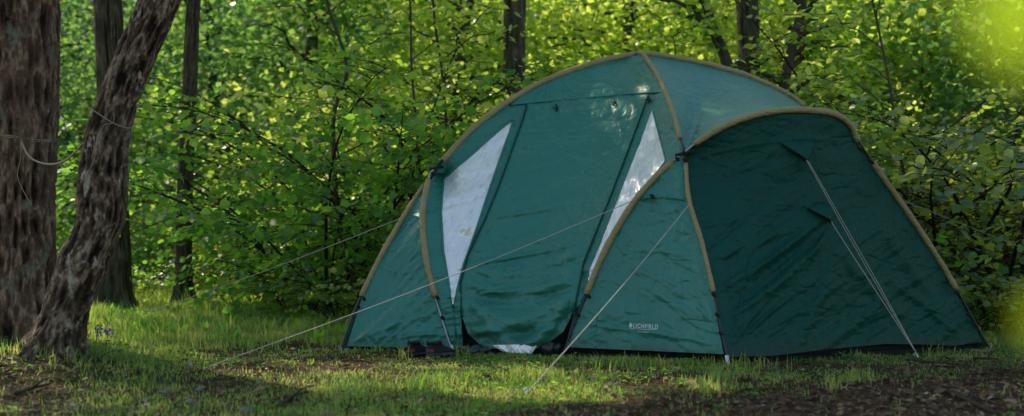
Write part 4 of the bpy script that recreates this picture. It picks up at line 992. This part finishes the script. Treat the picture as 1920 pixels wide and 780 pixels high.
peg(1722, 668, 'pale peg holding the ropes of the shaded end wall', TIP, -.5, .03); peg(355, 700, 'peg in worn grass at the end of the door crossing rope')
peg(1856, 656, 'peg at the right rear foot of the tent', STEEL, .4); peg(160, 624, 'peg beside the birch trunk at the end of the far rope'); peg(641, 662, 'peg at the left front corner of the tent', STEEL, -.3, .03)
# cord tied around the two trunks
m = MB(); P = spline(WA([(40, 266, 8.02), (52, 290, 7.98), (70, 303, 7.9), (95, 308, 7.7), (120, 302, 7.45), (142, 284, 7.2), (156, 268, 7.06)]), 8); m.tube(P, .0065, 7)
for (cy_, rr_, cxp, Yd) in ((262, .275, 25, 8.3), (265, .272, 25, 8.3)):
    t = np.linspace(0, 2 * PI, 50); c = W(cxp, cy_, Yd); m.tube(c + np.stack([rr_ * np.cos(t), rr_ * np.sin(t), .012 * np.sin(t * 3)], -1), .0038, 5)
t = np.linspace(0, 2 * PI, 50); c = W(206, 222, 7.15); m.tube(c + np.stack([.135 * np.cos(t), .135 * np.sin(t), -.05 * np.cos(t) + .02 * np.sin(2 * t)], -1), .0028, 5)
m.tube(spline(WA([(214, 212, 6.99), (212, 230, 7.0), (195, 235, 7.0), (182, 262, 6.99), (176, 300, 6.99), (160, 330, 6.99)]), 6), .0018, 5)
m.tube(spline(WA([(40, 266, 8.0), (38, 300, 8.0), (33, 330, 8.0), (45, 360, 8.0), (60, 385, 8.0)]), 6), .002, 5)
tag(m.build('slack_cord', ROPE2, loc=W(95, 308, 7.7)), 'slack pale cord hanging between the thick trunk and the leaning birch', 'cord')

# ------------------------------------------------------------------ shoes
def shoe(px, py, rot, label):
    c = W(px, py, gY(py)); c[2] = float(gz(c[0], c[1])) + .004
    e = empty('shoe', c); e.rotation_euler = (0, 0, rot); e.scale = (.82, .82, .82); tag(e, label, 'shoe', 'shoes beside the tent door')
    n = 22; t = np.linspace(0, 1, n); L = .27; th = np.arange(20) / 20 * 2 * PI
    wd = np.interp(t, [0, .08, .3, .5, .75, .92, 1], [.018, .034, .034, .036, .046, .036, .012]); bend = .012 * np.sin(t * PI * 1.2)
    def body(z0, top, w0, w1):
        V = []
        for i in range(n):
            for a in th:
                cz = (math.sin(a) + 1) / 2; ww = wd[i] * (w0 * (1 - cz) + w1[i] * cz); V.append([t[i] * L - L * .4, bend[i] + ww * np.sign(math.cos(a)) * abs(math.cos(a)) ** .7, z0 + top[i] * cz])
        k = np.array(V); k2 = [np.array([list(range(20))[::-1]]), np.array([[(n - 1) * 20 + j for j in range(20)]])]; return k, [grid_faces(20, n, True)] + k2
    V, f = body(0, np.full(n, .028) + .012 * (t > .0) * (1 - t), 1.05, np.full(n, 1.0)); mk('sole', V, f, SOLE, e)
    top = np.interp(t, [0, .1, .3, .42, .6, .8, 1], [.075, .095, .085, .085, .06, .045, .02]); V, f = body(.022, top, .98, np.interp(t, [0, .3, .6, 1], [.75, .62, .55, .7])); mk('upper', V, f, SHOEB, e)
    m = MB(); a = np.linspace(.65 * PI, 1.35 * PI, 16); 
    V = np.array([[[-.4 * L + .062 + .068 * np.cos(x) * 1.04, .040 * np.sin(x), z] for x in a] for z in (.040, .052, .066)]).reshape(-1, 3); m.add(V, [grid_faces(16, 3)]); m.build('heel_panel', RED, e)
    m = MB(); 
    for s in (-1,): V = np.array([[x, s * (.040 - (z - .03) * .25) + (.012 * math.sin((x / L + .4) * 3.8)), z] for z in (.034, .05, .068) for x in np.linspace(-.08, .03, 8)]); m.add(V, [grid_faces(8, 3)])
    m.build('side_panel', SHOEB, e)
    m = MB(); a = np.linspace(0, 2 * PI, 24); m.tube(np.stack([-.06 + .05 * np.cos(a), .024 * np.sin(a), .11 + .014 * np.cos(a) * 0 + .004 * np.sin(2 * a)], -1), .009, 8, False); m.build('collar', SHOEB, e)
    m = MB(); m.box((-.01, 0, .108), (.028, .014, .012)); m.build('tongue', SHOEB, e)
    m = MB(); a = np.linspace(.0, 2 * PI, 16)
    for q in (-1, 1): m.tube(np.stack([.03 + .024 * np.cos(a), q * .02 + .016 * np.sin(a), .108 + .012 * np.sin(a)], -1), .0025, 5, False)
    for i in range(4): m.tube(np.array([[.01 + i * .022, -.02, .10 - i * .010], [.02 + i * .022, .02, .10 - i * .010]]), .003, 5)
    m.tube(np.array([[.02, -.02, .10], [.03, 0, .112], [.03, .02, .10]]), .003, 5); m.build('laces', SHOEB, e); m = MB(); m.tube(np.stack([-.11 - .008 * np.cos(a) * 1, 0 * a, .115 + .016 * np.sin(a)], -1), .004, 5, False); m.build('pull_loop', SHOEB, e)
shoe(782, 670, 1.0, 'black trail shoe with red heel, left one of the pair beside the door')
shoe(822, 672, .75, 'black trail shoe with laces up, right one of the pair nearer the door')

# ------------------------------------------------------------------ litter, stones, twigs, flowers
def litter():
    r = np.random.default_rng(77); n = 17000; y = 4.9 * (14 / 4.9) ** r.random(n); px = r.uniform(-100, 2020, n); x = (px - CX) / F * y
    k = (r.random(n) < np.clip(1.15 - grassness(x, y) * 1.0, .16, 1)) & ~in_poly(x, y, FOOT); x, y = x[k], y[k]; n = len(x)
    P = np.stack([x, y, gz(x, y) + r.uniform(.002, .016, n)], -1); D = r.normal(size=(n, 3)); D[:, 2] *= .18; N = np.array([0, 0, 1.]) + r.normal(0, .35, (n, 3))
    S = r.uniform(.014, .04, n) * (1 + .9 * (r.random(n) < .07)); V, fs_, R = leaves(P, D, N, S, r.random(n) ** 1.6, True, 1.0)
    tag(mk('leaf_litter', V, fs_, LITTER, attrs={'rnd': R}), 'dry brown leaves scattered over the ground', 'leaf litter', kind='stuff')
litter()
def weeds():
    r = np.random.default_rng(78); n = 900; px = r.uniform(180, 680, n); py = r.uniform(572, 655, n); k = r.random(n) < np.exp(-((py - 600) / 26) ** 2); px, py = px[k], py[k]
    Yd = F * HC / (py - HZ); x = (px - CX) / F * Yd; P = []; D = []; N = []; S = []; R = []
    for a, b in zip(x, Yd):
        t = r.random()
        for s in range(r.integers(4, 8)):
            az = r.uniform(0, 2 * PI); d = np.array([math.cos(az), math.sin(az), r.uniform(.6, 1.8)]); P.append([a, b, gz(a, b)]); D.append(d); N.append(np.cross(d, [math.sin(az), -math.cos(az), 0])); S.append(r.uniform(.06, .14)); R.append(t)
    V, fs_, RR = leaves(np.array(P), np.array(D), np.array(N), np.array(S), np.array(R), True, .55)
    tag(mk('ground_cover', V, fs_, LEAF, attrs={'rnd': RR}), 'broad leaved weeds growing in the long grass left of the tent', 'weeds', kind='stuff')
weeds()
def low_weeds():
    r = np.random.default_rng(79); n = 1500; y = 5.2 * (8.3 / 5.2) ** r.random(n); px = r.uniform(-60, 1980, n); x = (px - CX) / F * y
    k = (fbm(x * 1.7, y * 1.7, seed=61) > .5) & ~in_poly(x, y, FOOT) & (r.random(n) < .3 + grassness(x, y)); x, y = x[k], y[k]; P = []; D = []; N = []; S = []; R_ = []
    for a, b in zip(x, y):
        t = r.random(); sz = r.uniform(.012, .032)
        for q in range(r.integers(3, 9)):
            az = r.uniform(0, 2 * PI); rad = r.uniform(0, .05); c = np.array([a + rad * math.cos(az), b + rad * math.sin(az), 0]); c[2] = float(gz(c[0], c[1])) + r.uniform(.004, .03)
            d = np.array([math.cos(az), math.sin(az), r.uniform(-.1, .6)]); P.append(c); D.append(d); N.append(np.array([0, 0, 1.]) + r.normal(0, .3, 3)); S.append(sz * r.uniform(.7, 1.2)); R_.append(t)
    V, fs_, RR = leaves(np.array(P), np.array(D), np.array(N), np.array(S), np.array(R_), True, 1.1)
    tag(mk('low_weeds', V, fs_, LEAF, attrs={'rnd': RR}), 'small round leaved weeds mixed into the foreground grass', 'weeds', kind='stuff')
low_weeds()
def stone(px, py, s, label, seed):
    r = np.random.default_rng(seed); nt_, np_ = 18, 12; th = np.linspace(0, 2 * PI, nt_, endpoint=False); ph = np.linspace(.05, PI - .05, np_); T_, Q_ = np.meshgrid(th, ph)
    d = np.stack([np.cos(T_) * np.sin(Q_), np.sin(T_) * np.sin(Q_), np.cos(Q_)], -1); k = .45 + 1.1 * fbm(d[..., 0] * 2.2 + seed, d[..., 1] * 2.2, d[..., 2] * 2.2 + 9, 4, seed)
    c = W(px, py, gY(py)); c[2] = float(gz(c[0], c[1])) + s * .05; V = (d * k[..., None] * s * .95 * [1.2, .8, .5]).reshape(-1, 3); ca = math.cos(seed); sa = math.sin(seed)
    V = V @ np.array([[ca, -sa, 0], [sa, ca, 0], [0, 0, 1]]).T; o = mk('stone', V, [grid_faces(nt_, np_, True)], STONE); o.location = c; tag(o, label, 'stone', 'small stones lying in the worn grass')
for i, (a, b, s, l) in enumerate([(312, 733, .035, 'flat grey stone in the grass right of the birch foot'), (275, 748, .032, 'pale stone below the flat one near the birch'), (356, 750, .034, 'pale stone under the end of the left rope'), (462, 768, .036, 'largest pale stone at the bottom edge left of centre'),
                              (376, 727, .028, 'round stone just under the rope peg at left'), (607, 770, .024, 'small white stone near the bottom edge, below the shoes'), (30, 757, .026, 'small stone in the bottom left corner'), (148, 757, .03, 'stone at the bottom left under the birch'), (1427, 765, .025, 'single pale stone on the bare earth at the right')]):
    stone(a, b, s, l, 500 + i)
def twig(pts, r, label):
    P = []
    for (x, y) in pts:
        c = W(x, y, gY(y)); c[2] = float(gz(c[0], c[1])) + .018; P.append(c)
    P = spline(np.array(P), 8); m = MB(); m.tube(P, np.linspace(r, r * .5, len(P)), 7, a=.6); q = P[len(P) // 2]; m.tube(np.array([q, q + [.05, .03, .04], q + [.09, .05, .05]]), [r * .6, r * .4, r * .2], 5, a=.6)
    tag(m.build('fallen_twig', BARK_TWIG, loc=P[0], attr='h'), label, 'twig', 'fallen twigs on the ground')
twig([(1745, 738), (1790, 746), (1830, 768), (1870, 785)], .014, 'crooked dark twig on the bare earth at the lower right')
twig([(1825, 677), (1850, 679), (1872, 680)], .010, 'short pale twig near the right foot of the tent')
twig([(30, 742), (60, 735), (95, 730)], .012, 'twig lying in front of the birch at the lower left')
twig([(1700, 680), (1760, 684), (1810, 690)], .008, 'thin dark twig right of the pale peg')
twig([(520, 765), (545, 748), (575, 738)], .012, 'curled dry twig at the bottom, left of centre')
twig([(165, 733), (182, 705), (190, 682)], .006, 'thin yellowish stalk right of the birch foot')
def flower(px, py, label):
    r = np.random.default_rng(px); c = W(px, py, gY(py)); c[2] = float(gz(c[0], c[1])); e = empty('wildflower', c); m = MB(); m.tube(np.array([[0, 0, 0], [.01, 0, .06], [.015, .005, .125]]), .0025, 5); m.build('stem', STEM, e)
    n = 16; P = np.array([.015, .005, .12]) + r.normal(0, .01, (n, 3)) * [1, 1, 1.4]; V, f, R = leaves(P, r.normal(size=(n, 3)), r.normal(size=(n, 3)), np.full(n, .022), np.zeros(n), True, 1.2); mk('petals', V, f, VIOLET, e); tag(e, label, 'flower', 'violet wildflowers right of the birch')
flower(197, 690, 'violet flower closest to the birch trunk base'); flower(178, 684, 'paler violet flower just left of the other by the birch'); flower(158, 640, 'small violet flower beside the right side of the birch trunk')

# ------------------------------------------------------------------ leaves hanging close to the camera
def near_leaf(px, py, Yd, S, d, nrm, label):
    c = W(px, py, Yd); u = np.linspace(0, 1, 14); Vv = []; d = unit(np.array(d, float)); nrm = unit(np.array(nrm, float)); b = unit(np.cross(nrm, d)); nn = np.cross(d, b)
    for t in u:
        wv = .38 * math.sin(PI * min(1, t * 1.02) ** .8) * (1 - .25 * t) if t < .999 else 0
        for s in (-1, -.5, 0, .5, 1): Vv.append(c + S * (d * t + b * wv * s + nn * (.05 * abs(s) - .12 * t * t)))
    me = mk('blade', np.array(Vv) - c, [grid_faces(5, 14)], NEARLEAF, None, {'rnd': np.full(70, .6)}); e = empty('near_leaf', c); me.parent = e
    m = MB(); m.tube(np.array([[0, 0, 0], -d * .03 + [0, 0, .01]]), .0012, 6); m.build('stalk', STEM, e); tag(e, label, 'leaf', 'out of focus leaves close to the camera'); return e
for (x, y, Yd, S, d, nr, lb) in [
    (1975, -60, .27, .020, (-.75, .1, -.5), (.5, -.75, -.55), 'large blurred yellow green leaf in the upper right corner'),
    (2010, 55, .28, .0175, (-.95, .1, -.1), (.5, -.75, -.5), 'blurred yellow leaf overlapping the one in the upper right corner'),
    (2000, 600, .42, .0145, (-.95, .05, .15), (.5, -.7, -.55), 'small blurred yellow green leaf at the right edge low down')]:
    near_leaf(x, y, Yd, S, d, nr, lb)
